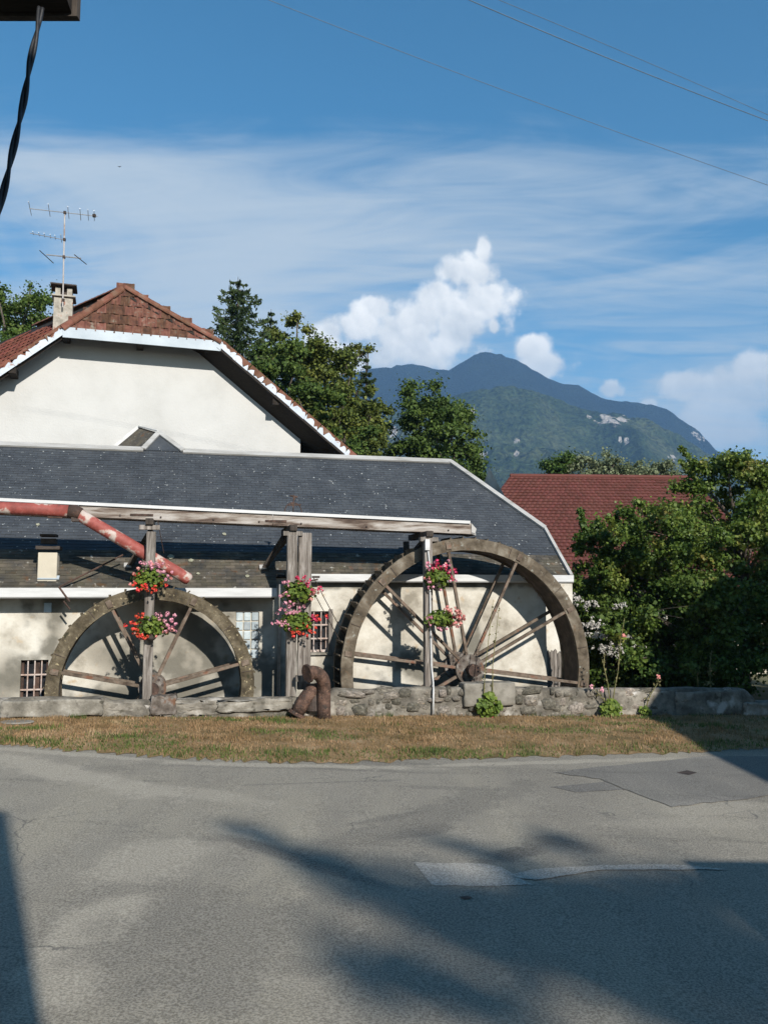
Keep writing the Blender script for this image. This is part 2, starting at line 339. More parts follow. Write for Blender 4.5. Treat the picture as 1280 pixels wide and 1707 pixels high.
M['bark'] = mat('bark', [(0, (.045, .036, .028)), (1, (.14, .115, .09))], 5, 8, .95, .6, 18, stretch=(2, 2, .5))
M['petal_red'] = mat('petal_red', [(0, (.70, .05, .035)), (1, (.86, .13, .07))], 8, 3, .6, 0, island=.25, translucent=.2)
M['petal_crimson'] = mat('petal_crimson', [(0, (.58, .030, .085)), (1, (.74, .085, .18))], 8, 3, .6, 0, island=.25, translucent=.2)
M['petal_pink'] = mat('petal_pink', [(0, (.72, .24, .33)), (1, (.84, .47, .53))], 8, 3, .6, 0, island=.2, translucent=.25)
M['petal_salmon'] = mat('petal_salmon', [(0, (.70, .22, .19)), (1, (.80, .42, .36))], 8, 3, .6, 0, island=.2, translucent=.25)
M['petal_white'] = mat('petal_white', [(0, (.42, .39, .34)), (1, (.58, .55, .50))], 8, 3, .7, 0, island=.2, translucent=.25)
M['geranium_leaf'] = mat('geranium_leaf', [(0, (.085, .140, .020)), (1, (.165, .225, .035))], 4, 4, .6, 0, island=.35, translucent=.3)
M['pot'] = mat('pot', [(0, (.030, .026, .022)), (1, (.075, .06, .05))], 6, 5, .8, .2)
M['cable'] = mat('cable', [(0, (.010, .011, .013)), (1, (.022, .024, .028))], 30, 3, .55, .1, spec=.4)
M['wire'] = mat('wire', [(0, (.09, .12, .15)), (1, (.14, .17, .20))], 5, 3, .6, 0)
M['aluminium'] = mat('aluminium', [(0, (.42, .42, .42)), (1, (.60, .60, .60))], 6, 4, .4, 0, metallic=.6)
M['pole_rusty'] = mat('pole_rusty', [(0, (.22, .15, .12)), (.5, (.38, .34, .31)), (1, (.46, .44, .42))], 4, 6, .7, .1)
M['chimney'] = mat('chimney', [(0, (.20, .18, .145)), (.5, (.34, .31, .26)), (1, (.46, .42, .36))], 5, 8, .95, .5, 18, spots=(5, .62, .72, (.26, .10, .06)))
M['plate'] = mat('plate', [(0, (.34, .44, .50)), (1, (.46, .55, .60))], 4, 4, .5, .05)
M['earth'] = mat('earth', [(0, (.06, .065, .028)), (.5, (.10, .10, .045)), (1, (.15, .13, .07))], .6, 10, .98, .6, 6)
M['pit'] = mat('pit', [(0, (.05, .048, .038)), (1, (.11, .10, .08))], 2, 8, .98, .4)

# ================================================================ the setting
def asphalt():
    m_ = bpy.data.materials.new('asphalt'); m_.use_nodes = True; nt = m_.node_tree; nt.nodes.clear()
    N = nt.nodes.new; L = nt.links.new
    tc = N('ShaderNodeTexCoord'); v = tc.outputs['Object']
    def noise(s, d=6, r=.6, st=None, dist=0):
        n = N('ShaderNodeTexNoise'); n.inputs['Scale'].default_value = s; n.inputs['Detail'].default_value = d; n.inputs['Roughness'].default_value = r; n.inputs['Distortion'].default_value = dist
        if st:
            mp = N('ShaderNodeMapping'); mp.inputs['Scale'].default_value = st[0]; mp.inputs['Rotation'].default_value = (0, 0, st[1]); L(v, mp.inputs[0]); L(mp.outputs[0], n.inputs['Vector'])
        else: L(v, n.inputs['Vector'])
        return n.outputs[0]
    def rng_(x, a, b, c=0, d=1, smooth=True):
        n = N('ShaderNodeMapRange'); n.interpolation_type = 'SMOOTHSTEP' if smooth else 'LINEAR'
        L(x, n.inputs[0]); n.inputs[1].default_value = a; n.inputs[2].default_value = b; n.inputs[3].default_value = c; n.inputs[4].default_value = d; return n.outputs[0]
    def mix(f, a, b, t='MIX'):
        n = N('ShaderNodeMix'); n.data_type = 'RGBA'; n.blend_type = t
        for i, q in ((0, f), (6, a), (7, b)):
            if isinstance(q, tuple): n.inputs[i].default_value = (*q, 1)
            elif isinstance(q, (int, float)): n.inputs[i].default_value = q
            else: L(q, n.inputs[i])
        return n.outputs[2]
    c = mix(rng_(noise(.28, 8), .35, .65), (.20, .176, .138), (.275, .245, .192))
    c = mix(rng_(noise(.33, 7, .6, ((1.6, .35, 1), R_(28))), .46, .66), c, (.33, .29, .215))     # dusty, worn lanes
    c = mix(rng_(noise(.5, 6, .6, ((.35, 1.8, 1), R_(-14)), .5), .54, .70), c, (.12, .107, .085))  # tyre-darkened sweeps
    c = mix(rng_(noise(3.0, 8), .56, .72), c, (.28, .25, .195))
    # dust, tyre marks, old repairs and one painted bough shadow, each with its own place on the road
    def stroke(x0, y0, x1, y1, w, colr, amt, ns=1.9, nst=1.0):
        amt = min(1.0, amt*1.3)
        nonlocal c
        a_, b_ = ground(x0, y0), ground(x1, y1); mid = (a_+b_)/2; d_ = b_-a_; ln = float(np.hypot(d_[0], d_[1]))
        mp = N('ShaderNodeMapping'); mp.vector_type = 'TEXTURE'; mp.inputs['Location'].default_value = tuple(mid); mp.inputs['Rotation'].default_value = (0, 0, math.atan2(d_[1], d_[0])); mp.inputs['Scale'].default_value = (ln/2, w, 50); L(v, mp.inputs[0])
        le = N('ShaderNodeVectorMath'); le.operation = 'LENGTH'; L(mp.outputs[0], le.inputs[0])
        ad = N('ShaderNodeMath'); ad.operation = 'MULTIPLY_ADD'; L(noise(ns, 6, .6), ad.inputs[0]); ad.inputs[1].default_value = nst*2; L(le.outputs['Value'], ad.inputs[2])
        c = mix(rng_(ad.outputs[0], .55+nst, 1.25+nst, amt, 0), c, colr)
    dust, dark = (.42, .37, .285), (.095, .086, .072)
    stroke(-60, 1250, 300, 1335, .42, dust, .75); stroke(150, 1300, 470, 1345, .30, dust, .5); stroke(330, 1375, 470, 1405, .30, dust, .6); stroke(160, 1480, 330, 1395, .55, dust, .6)
    stroke(60, 1640, 230, 1480, .35, dust, .75); stroke(70, 1700, 140, 1600, .35, dust, .7); stroke(-80, 1243, 310, 1272, .16, dust, .7); stroke(250, 1272, 720, 1282, .16, dust, .7); stroke(640, 1280, 1240, 1262, .16, dust, .7); stroke(1000, 1375, 1290, 1372, .3, dust, .4); stroke(420, 1660, 560, 1560, .5, dust, .35); stroke(1100, 1355, 1300, 1340, .5, dust, .5)
    stroke(230, 1710, 470, 1480, 1.0, (.16, .143, .115), .6); stroke(480, 1440, 900, 1300, .45, dark, .45); stroke(640, 1400, 760, 1375, .20, dark, .6); stroke(800, 1440, 920, 1405, .22, dark, .75); stroke(880, 1395, 1010, 1420, .22, dark, .6)
    stroke(560, 1380, 720, 1350, .12, dark, .5); stroke(600, 1310, 900, 1320, .10, dark, .35); stroke(330, 1380, 640, 1480, .16, dark, .6); stroke(400, 1310, 700, 1300, .07, dark, .4)  # the long slanting dark stroke paints shade along the bough's shadow band
    g = noise(48, 4, .75)
    c = mix(rng_(g, .38, .62, .0, 1.0), mix(.50, c, (.08, .072, .058)), mix(.36, c, (.50, .46, .38)))
    vo = N('ShaderNodeTexVoronoi'); vo.inputs['Scale'].default_value = 55; L(v, vo.inputs['Vector'])
    sp = rng_(vo.outputs['Distance'], .10, .17, 1, 0)
    pick = N('ShaderNodeMath'); pick.operation = 'MULTIPLY'; L(sp, pick.inputs[0]); L(rng_(vo.outputs['Color'], .72, .76), pick.inputs[1])
    c = mix(pick.outputs[0], c, (.40, .39, .36))
    # hairline cracks
    vc = N('ShaderNodeTexVoronoi'); vc.feature = 'DISTANCE_TO_EDGE'; vc.inputs['Scale'].default_value = .22
    wn = N('ShaderNodeTexNoise'); wn.inputs['Scale'].default_value = 1.1; wn.inputs['Detail'].default_value = 6; L(v, wn.inputs['Vector'])
    ad = N('ShaderNodeMix'); ad.data_type = 'RGBA'; ad.blend_type = 'ADD'; ad.inputs[0].default_value = 1.6; L(v, ad.inputs[6]); L(wn.outputs['Color'], ad.inputs[7]); L(ad.outputs[2], vc.inputs['Vector'])
    cm = N('ShaderNodeMath'); cm.operation = 'MULTIPLY'; L(rng_(vc.outputs['Distance'], .0008, .0026, .6, 0), cm.inputs[0]); L(rng_(noise(.35, 3), .50, .60), cm.inputs[1])
    c = mix(cm.outputs[0], c, (.06, .06, .06))
    bs = N('ShaderNodeBsdfPrincipled'); L(c, bs.inputs['Base Color']); bs.inputs['Roughness'].default_value = .9; bs.inputs['Specular IOR Level'].default_value = .25
    bp = N('ShaderNodeBump'); bp.inputs['Strength'].default_value = .55; bp.inputs['Distance'].default_value = .012; L(g, bp.inputs['Height']); L(bp.outputs[0], bs.inputs['Normal'])
    out = N('ShaderNodeOutputMaterial'); L(bs.outputs[0], out.inputs[0]); return m_
M['asphalt'] = asphalt()
M['patch_pale_plain'] = mat('patch_pale_plain', [(0, (.16, .16, .15)), (.5, (.27, .265, .245)), (1, (.37, .365, .34))], 2.2, 10, .9, .5, 60, contrast=(.3, .7))
M['patch_dark_plain'] = mat('patch_dark_plain', [(0, (.085, .085, .084)), (.5, (.125, .124, .12)), (1, (.175, .172, .16))], 2.2, 10, .9, .5, 60)
def asphalt_variant(name, val, sat):
    m_ = M['asphalt'].copy(); m_.name = name; nt = m_.node_tree; bs = next(n for n in nt.nodes if n.type == 'BSDF_PRINCIPLED'); src = bs.inputs['Base Color'].links[0].from_socket
    h = nt.nodes.new('ShaderNodeHueSaturation'); h.inputs['Value'].default_value = val; h.inputs['Saturation'].default_value = sat; nt.links.new(src, h.inputs['Color']); nt.links.new(h.outputs[0], bs.inputs['Base Color']); return m_
M['patch_pale'] = asphalt_variant('patch_pale', 1.45, .75); M['patch_dark'] = asphalt_variant('patch_dark', .70, .7)
M['dry_grass'] = mat('dry_grass', [(0, (.12, .09, .035)), (.35, (.21, .14, .062)), (.65, (.28, .18, .088)), (1, (.35, .245, .135))], 1.4, 10, .98, .9, 40, spots=(.9, .60, .72, (.10, .115, .03)), bdist=.03)
M['blade'] = mat('blade', [(0, (.14, .105, .042)), (.4, (.24, .155, .072)), (.7, (.32, .21, .105)), (1, (.40, .29, .165))], 1.1, 6, .8, 0, island=.3, translucent=.2)
M['blade_green'] = mat('blade_green', [(0, (.060, .10, .020)), (1, (.12, .16, .035))], 2, 4, .7, 0, island=.3, translucent=.25)

# ground: one sheet to the foot of the mountains, with the wheel pit sunk beside the mill
T_WALL = 1.6
def build_ground():
    xs = sorted(set([-4800, -3000, -1500, -700, -300, -150, -80, -50, -40] + list(np.arange(-34, -14, 2.0)) + list(np.round(np.arange(-14, 14.01, .3), 3)) + list(np.arange(15, 40, 2.5)) + [40, 50, 80, 150, 300, 700, 1500, 3000, 4800]))
    ys = sorted(set([-250, -150, -80, -45] + list(np.arange(-30, 14, 2.5)) + list(np.round(np.arange(14, 28.01, .22), 3)) + list(np.arange(29, 60, 2.5)) + [60, 75, 100, 150, 250, 500, 1000, 1800, 3000, 4500, 7400]))
    X, Y = np.meshgrid(xs, ys); H = .08 - .033*np.clip(X, -40, 40) - .03
    rel = np.stack([X-O[0], Y-O[1]], -1); s = rel @ U[:2]; t = rel @ NN[:2]
    H = H + np.where(Y > 26, (fbm(X*.15, Y*.15, 4, 3)-.45)*.5, 0)
    H = np.where((s > -13) & (s < 4.45) & (t > .0) & (t < 1.85), -2.9, H)
    ny, nx = X.shape; V = np.stack([X, Y, H], -1).reshape(-1, 3)
    i = np.arange(ny-1)[:, None]*nx + np.arange(nx-1)[None]; Fc = np.stack([i, i+1, i+1+nx, i+nx], -1).reshape(-1, 4)
    tag(np_mesh('ground', V, Fc, M['earth']), 'grassy ground around and behind the mill', kind='structure')
build_ground()

EDGE = [(-420, 1205), (-260, 1216), (-120, 1228), (0, 1240), (60, 1246), (130, 1253), (250, 1262), (330, 1266), (400, 1270), (520, 1274), (650, 1271), (720, 1266), (800, 1267), (950, 1262), (1100, 1257), (1190, 1252), (1280, 1248), (1400, 1243), (1560, 1238), (1800, 1230)]
def jag(pts, amp, sub, seed):
    r = random.Random(seed); out = []
    for a, b in zip(pts[:-1], pts[1:]):
        for k in range(sub):
            f = k/sub; p = a*(1-f) + b*f; out.append(p + np.array([0, r.uniform(-amp, amp), 0]))
    out.append(pts[-1]); return out
edge = [ground(*e) for e in EDGE]
edge_j = jag(edge, .17, 14, 5)
def build_road():
    mb = MB(); n = len(edge_j); bot = []
    top = [p + np.array([0, .15, .0]) for p in edge_j]
    for p in top: mb.v.append((p[0], p[1], gz(p[0]) + .004))
    for p in top: mb.v.append((p[0], -28.0, gz(p[0]) + .004))
    for i in range(n-1): mb.f.append((i, i+1, n+i+1, n+i)); mb.mi.append(0)
    # far left and far right wings of the same sheet
    l, r = top[0], top[-1]; b = len(mb.v)
    mb.v += [(-34, l[1]+2, gz(-34)+.004), (-34, -28, gz(-34)+.004), (36, r[1]+2, gz(36)+.004), (36, -28, gz(36)+.004)]
    mb.f += [(b, 0, n, b+1), (n-1, b+2, b+3, 2*n-1)]; mb.mi += [0, 0]
    o = mb.build('road', M['asphalt']); tag(o, 'worn grey asphalt of the road junction', kind='structure')
    return o
road = build_road()
def ground_poly(name, pts, mt, lift, parent, jit=0, sub=1, seed=1):
    P = [ground(*p) for p in pts]; P.append(P[0])
    if jit: P = jag(P, jit, sub, seed)
    P = P[:-1]
    mb = MB(); mb.add([(p[0], p[1], gz(p[0]) + lift) for p in P], [tuple(range(len(P)))])
    return mb.build(name, mt, parent)
ground_poly('pale_patch', [(690, 1440), (800, 1441), (835, 1447), (870, 1468), (890, 1477), (800, 1479), (720, 1478)], M['patch_pale'], .009, road, .012, 6, 2)
ground_poly('pale_strip', [(842, 1462), (900, 1450), (1000, 1445), (1120, 1443), (1215, 1452), (1120, 1452), (1000, 1453), (893, 1470)], M['patch_pale'], .013, road, .015, 5, 3)
ground_poly('dark_patch', [(917, 1313), (1008, 1304), (1030, 1314), (1042, 1318), (960, 1322)], M['patch_dark'], .009, road, .02, 5, 4)
ground_poly('dark_patch', [(925, 1290), (960, 1284), (1180, 1262), (1330, 1262), (1330, 1322), (1200, 1338), (1120, 1347), (1060, 1325), (1000, 1300)], M['patch_dark'], .0125, road, .05, 6, 6)
ground_poly('drain_cover', [(1128, 1290), (1145, 1286), (1162, 1290), (1148, 1294)], M['iron'], .017, road)
ground_poly('drain_cover', [(765, 1498), (778, 1496), (788, 1499), (776, 1502)], M['iron'], .013, road)

# dry grass verge with its blades
WF = -.32          # t of the low wall's front face
def build_verge():
    mb = MB(); n = len(edge_j); rows = 7
    ctrl = []
    for p in edge_j:
        # matching point at the foot of the low wall
        k = (WF + .1 - (p-O) @ NN) / NN[1]; q = p + np.array([0, k, 0])
        ctrl.append((p, q))
    V = []
    for j in range(rows+1):
        f = j/rows
        for p, q in ctrl:
            w = p*(1-f) + q*f; h = gz(w[0]) + .012 + .07*min(1, f*4) + (float(fbm(w[0]*1.3, w[1]*1.3, 3, 2))-.45)*.07*min(1, f*5)
            V.append((w[0], w[1], h))
    Fc = [(j*n+i, j*n+i+1, (j+1)*n+i+1, (j+1)*n+i) for j in range(rows) for i in range(n-1)]
    o = np_mesh('grass_verge', V, Fc, M['dry_grass'], smooth=True); tag(o, 'strip of dry yellow brown turf before the low wall', kind='structure')
    # blades
    V = np.array(V).reshape(rows+1, n, 3); K = 46000
    ii = nrg.integers(0, n-1, K*3); keep = (V[0, ii, 0] > -9.5) & (V[0, ii, 0] < 10.5); ii = ii[keep][:K]; K = len(ii)
    jf = nrg.random(K); jj = np.minimum((jf*rows).astype(int), rows-1); fj = jf*rows - jj; fi = nrg.random(K)[:, None]; fj = fj[:, None]
    P = (V[jj, ii]*(1-fi) + V[jj, ii+1]*fi)*(1-fj) + (V[jj+1, ii]*(1-fi) + V[jj+1, ii+1]*fi)*fj
    g = fbm(P[:, 0]*.9, P[:, 1]*1.6, 4, 9); green = (g + nrg.normal(0, .05, K)) > .60
    nearedge = (jf < .16) & (nrg.random(K) < .6); green |= nearedge
    ln = nrg.uniform(.02, .05, K) * (1 + 1.6*np.clip(fbm(P[:, 0]*2.2, P[:, 1]*2.2, 3, 31) - .42, 0, 1)*3) * np.where(green, 1.35, 1.0); a = nrg.uniform(0, 2*math.pi, K); lean = nrg.uniform(.1, .9, K)
    wd = nrg.uniform(.006, .012, K)
    d = np.stack([np.cos(a), np.sin(a), np.zeros(K)], 1); s_ = np.stack([-np.sin(a), np.cos(a), np.zeros(K)], 1)
    tip = P + d*(lean*ln)[:, None] + np.array([0, 0, 1])*ln[:, None]
    Vt = np.stack([P - s_*wd[:, None], P + s_*wd[:, None], tip], 1).reshape(-1, 3); Vt[:, 2] -= .004
    go = np_mesh('turf_grass', Vt, np.arange(3*K).reshape(-1, 3), [M['blade'], M['blade_green']], mi=green.astype(int))
    tag(go, 'short dry grass blades on the verge', kind='stuff'); go['category'] = 'grass'
build_verge()

# ---------------------------------------------------------------- mountains
def mountain(name, label, crest, dist, depth, mt, seed, rough, foot=-3.0, rock=()):
    """crest: photo pixels of the skyline; the slope falls from the skyline towards the valley"""
    cx = np.array([c[0] for c in crest], float); cy = np.array([c[1] for c in crest], float)
    nx, ny = 300, 90; pxs = np.linspace(cx[0], cx[-1], nx); V = np.zeros((ny, nx, 3))
    ch = np.interp(pxs, cx, cy)
    k = np.array([1, 3, 5, 3, 1.])/13; ch = np.convolve(np.pad(ch, 2, mode='edge'), k, mode='valid')
    for i, px_ in enumerate(pxs):
        top = atz(px_, ch[i], dist)
        for j in range(ny):
            f = j/(ny-1)                       # 0 foot .. .8 crest .. 1 behind
            if f < .8: g = f/.8; y = dist - depth*(1-g); h = top[2]*(g**1.15)
            else: g = (f-.8)/.2; y = dist + depth*.35*g; h = top[2]*(1-.5*g*g)
            V[j, i] = (top[0]*(y/dist)**.35, y, h)
    X, Y, Hh = V[..., 0], V[..., 1], V[..., 2]
    sc_ = 1/(depth*.16)
    rid = np.abs(fbm(X*sc_*.8, Y*sc_*.5, 5, seed) - .47)*2 + fbm(X*sc_*3, Y*sc_*3, 4, seed+5)*.35
    fr = np.clip(np.linspace(0, 1, ny)/.8, 0, 1)[:, None]; win = np.where(np.linspace(0, 1, ny)[:, None] < .8, np.sin(np.pi*np.clip(fr, 0, 1))**.7, 0) 
    V[..., 2] = Hh - win*rid*rough*np.clip(Hh, 0, 1e9)**.5*15 + (fbm(X*sc_*9, Y*sc_*9, 4, seed+9)-.45)*rough*34
    V[0, :, 2] = foot
    i = np.arange(ny-1)[:, None]*nx + np.arange(nx-1)[None]; Fc = np.stack([i, i+1, i+1+nx, i+nx], -1).reshape(-1, 4)
    o = np_mesh(name, V.reshape(-1, 3), Fc, mt, smooth=True)
    at = o.data.attributes.new('rock', 'FLOAT', 'POINT'); rk = np.zeros(ny*nx)
    P = V.reshape(-1, 3) - CAM; kk = P @ CF; sx = CX + F*(P @ CR)/kk; sy = CY - F*(P @ CU)/kk
    for rx, ry, rw, rh in rock:
        q = 1 - np.sqrt(((sx-rx)/rw)**2 + ((sy-ry)/rh)**2); rk = np.maximum(rk, q)
    at.data.foreach_set('value', rk.astype(np.float32))
    return tag(o, label, kind='structure')
def forest_mat(name, a, b, c_, scale):
    m_ = bpy.data.materials.new(name); m_.use_nodes = True; nt = m_.node_tree; nt.nodes.clear(); N = nt.nodes.new; L = nt.links.new
    tc = N('ShaderNodeTexCoord'); n1 = N('ShaderNodeTexNoise'); n1.inputs['Scale'].default_value = scale; n1.inputs['Detail'].default_value = 10; L(tc.outputs['Object'], n1.inputs[0])
    cr = N('ShaderNodeValToRGB'); L(n1.outputs[0], cr.inputs[0]); e = cr.color_ramp.elements; e[0].position = .36; e[0].color = (*a, 1); e[1].position = .66; e[1].color = (*c_, 1); q = e.new(.5); q.color = (*b, 1)
    n3 = N('ShaderNodeTexNoise'); n3.inputs['Scale'].default_value = scale*14; n3.inputs['Detail'].default_value = 8; L(tc.outputs['Object'], n3.inputs[0])
    mr = N('ShaderNodeMapRange'); L(n3.outputs[0], mr.inputs[0]); mr.inputs[1].default_value = .3; mr.inputs[2].default_value = .7; mr.inputs[3].default_value = .35; mr.inputs[4].default_value = 1.7
    hv = N('ShaderNodeHueSaturation'); L(mr.outputs[0], hv.inputs['Value']); L(cr.outputs[0], hv.inputs['Color'])
    at = N('ShaderNodeAttribute'); at.attribute_name = 'rock'
    ad = N('ShaderNodeMath'); ad.operation = 'ADD'; L(at.outputs['Fac'], ad.inputs[0])
    n2 = N('ShaderNodeTexNoise'); n2.inputs['Scale'].default_value = scale*5; n2.inputs['Detail'].default_value = 6; L(tc.outputs['Object'], n2.inputs[0])
    sb = N('ShaderNodeMath'); sb.operation = 'MULTIPLY_ADD'; L(n2.outputs[0], sb.inputs[0]); sb.inputs[1].default_value = 2.6; sb.inputs[2].default_value = -1.35; L(sb.outputs[0], ad.inputs[1])
    mk = N('ShaderNodeMapRange'); L(ad.outputs[0], mk.inputs[0]); mk.inputs[1].default_value = .25; mk.inputs[2].default_value = .45
    gt = N('ShaderNodeMath'); gt.operation = 'GREATER_THAN'; L(at.outputs['Fac'], gt.inputs[0]); gt.inputs[1].default_value = .02
    mu = N('ShaderNodeMath'); mu.operation = 'MULTIPLY'; L(mk.outputs[0], mu.inputs[0]); L(gt.outputs[0], mu.inputs[1])
    mx = N('ShaderNodeMix'); mx.data_type = 'RGBA'; L(mu.outputs[0], mx.inputs[0]); L(hv.outputs[0], mx.inputs[6]); mx.inputs[7].default_value = (.44, .40, .35, 1)
    bs = N('ShaderNodeBsdfPrincipled'); L(mx.outputs[2], bs.inputs['Base Color']); bs.inputs['Roughness'].default_value = .95; bs.inputs['Specular IOR Level'].default_value = .05
    bp = N('ShaderNodeBump'); bp.inputs['Distance'].default_value = 26; bp.inputs['Strength'].default_value = 1.0; L(n3.outputs[0], bp.inputs['Height']); L(bp.outputs[0], bs.inputs['Normal'])
    out = N('ShaderNodeOutputMaterial'); L(bs.outputs[0], out.inputs[0]); return m_
mountain('far_ridge', 'dark blue wooded mountain ridge with pointed summit', [(-1200, 760), (-500, 700), (0, 640), (350, 640), (560, 622), (615, 614), (650, 609), (690, 603), (712, 608), (735, 618), (755, 612), (775, 600), (790, 588), (805, 583), (822, 585), (845, 592), (862, 598), (885, 612), (905, 624), (925, 635), (950, 638), (972, 641), (985, 652), (1000, 663), (1040, 667), (1090, 672), (1112, 678), (1124, 684), (1128, 694), (1145, 704), (1166, 717), (1172, 730), (1190, 745), (1230, 775), (1300, 830), (1400, 900)],
         4300, 1900, forest_mat('forest_far', (.004, .007, .006), (.007, .011, .008), (.011, .017, .011), .006), 3, .8, rock=[(1163, 727, 10, 7)])
mountain('near_hill', 'green wooded hillside with pale limestone scars', [(300, 840), (480, 760), (600, 705), (680, 680), (740, 664), (780, 652), (820, 645), (850, 642), (885, 647), (915, 660), (945, 672), (985, 684), (1040, 690), (1090, 700), (1130, 722), (1170, 745), (1210, 775), (1300, 830)],
         2700, 1500, forest_mat('forest_near', (.020, .034, .015), (.042, .060, .024), (.080, .090, .042), .005), 8, .8,
         rock=[(1015, 698, 38, 15), (788, 686, 7, 8), (858, 752, 9, 7), (802, 762, 14, 6), (1040, 738, 9, 4), (655, 720, 12, 16), (1120, 762, 12, 4)])
mountain('distant_range', 'pale distant mountains low on the horizon at right', [(900, 800), (1080, 770), (1150, 748), (1200, 752), (1250, 765), (1300, 768), (1400, 760), (1600, 740), (1900, 760), (2300, 800)], 6400, 1500, forest_mat('forest_distant', (.02, .03, .02), (.03, .045, .025), (.04, .055, .03), .005), 12, .6)
# the air of the valley
hz = MB(); hz.box((0, 3550, 630), 10400, 7900, 1280); hazeo = hz.build('haze', [])
def haze_mat():
    m_ = bpy.data.materials.new('haze'); m_.use_nodes = True; nt = m_.node_tree; nt.nodes.clear()
    v = nt.nodes.new('ShaderNodeVolumePrincipled'); v.inputs['Color'].default_value = (.32, .60, 1.0, 1); v.inputs['Density'].default_value = 1.3e-4; v.inputs['Anisotropy'].default_value = 0.0
    out = nt.nodes.new('ShaderNodeOutputMaterial'); nt.links.new(v.outputs[0], out.inputs['Volume']); m_.cycles.homogeneous_volume = True if hasattr(m_.cycles, 'homogeneous_volume') else None
    return m_
hazeo.data.materials.append(haze_mat()); tag(hazeo, 'thin blue air haze filling the valley', kind='stuff')

# ================================================================ the mill
mill = empty('water_mill', B(-3, T_WALL, -2.9)); tag(mill, 'long low cream rendered mill with half hipped slate roof and white gutters', 'mill')
HE = hb(740, 960, 1.45)[1]; TE = 1.45; AL = math.tan(R_(41))       # right eave line and roof pitch
def roof_h(t): return HE + AL*(t - TE)
T_RIDGE = 5.61; T_KINK = 3.04; S_END = 4.38; S_HIP = 2.44; TE_L = 1.05; S_STEP = hb(462, 983, TE_L)[0]; S_L = -14.5
def wall_holes(mb, s0, s1, h0, h1, t, holes, depth=.22):
    ss = sorted({s0, s1, *[x for h in holes for x in h[:2]]}); hs = sorted({h0, h1, *[x for h in holes for x in h[2:]]})
    for a, b in zip(ss[:-1], ss[1:]):
        for c, d in zip(hs[:-1], hs[1:]):
            if any(h[0] <= a and b <= h[1] and h[2] <= c and d <= h[3] for h in holes): continue
            mb.add([B(a, t, c), B(b, t, c), B(b, t, d), B(a, t, d)], [(0, 1, 2, 3)])
    for a, b, c, d in holes:
        for p, q in (((a, c), (b, c)), ((b, c), (b, d)), ((b, d), (a, d)), ((a, d), (a, c))):
            mb.add([B(p[0], t, p[1]), B(q[0], t, q[1]), B(q[0], t+depth, q[1]), B(p[0], t+depth, p[1])], [(0, 1, 2, 3)])
def hole(x0, y0, x1, y1, t=T_WALL):
    a = hb(x0, y1, t); b = hb(x1, y0, t); return (a[0], b[0], a[1], b[1])
W1 = hole(32, 1100, 81, 1176); W2 = hole(392, 1020, 432, 1099); W3 = hole(511, 1019, 548, 1088)
S_WR = hb(911, 1080, T_WALL)[0]
mb = MB(); wall_holes(mb, S_L, S_WR, -3.0, HE + .12, T_WALL, [W1, W2, W3])
mb.add([B(S_WR, T_WALL, -3), B(S_WR, 9.3, -3), B(S_WR, 9.3, 3.4), B(S_WR, T_RIDGE, 6.9), B(S_WR, T_WALL, HE+.12)], [(0, 1, 2, 3, 4)])
mb.add([B(S_L, 9.3, -3), B(S_WR, 9.3, -3), B(S_WR, 9.3, 3.5), B(S_L, 9.3, 3.5)], [(0, 1, 2, 3)])
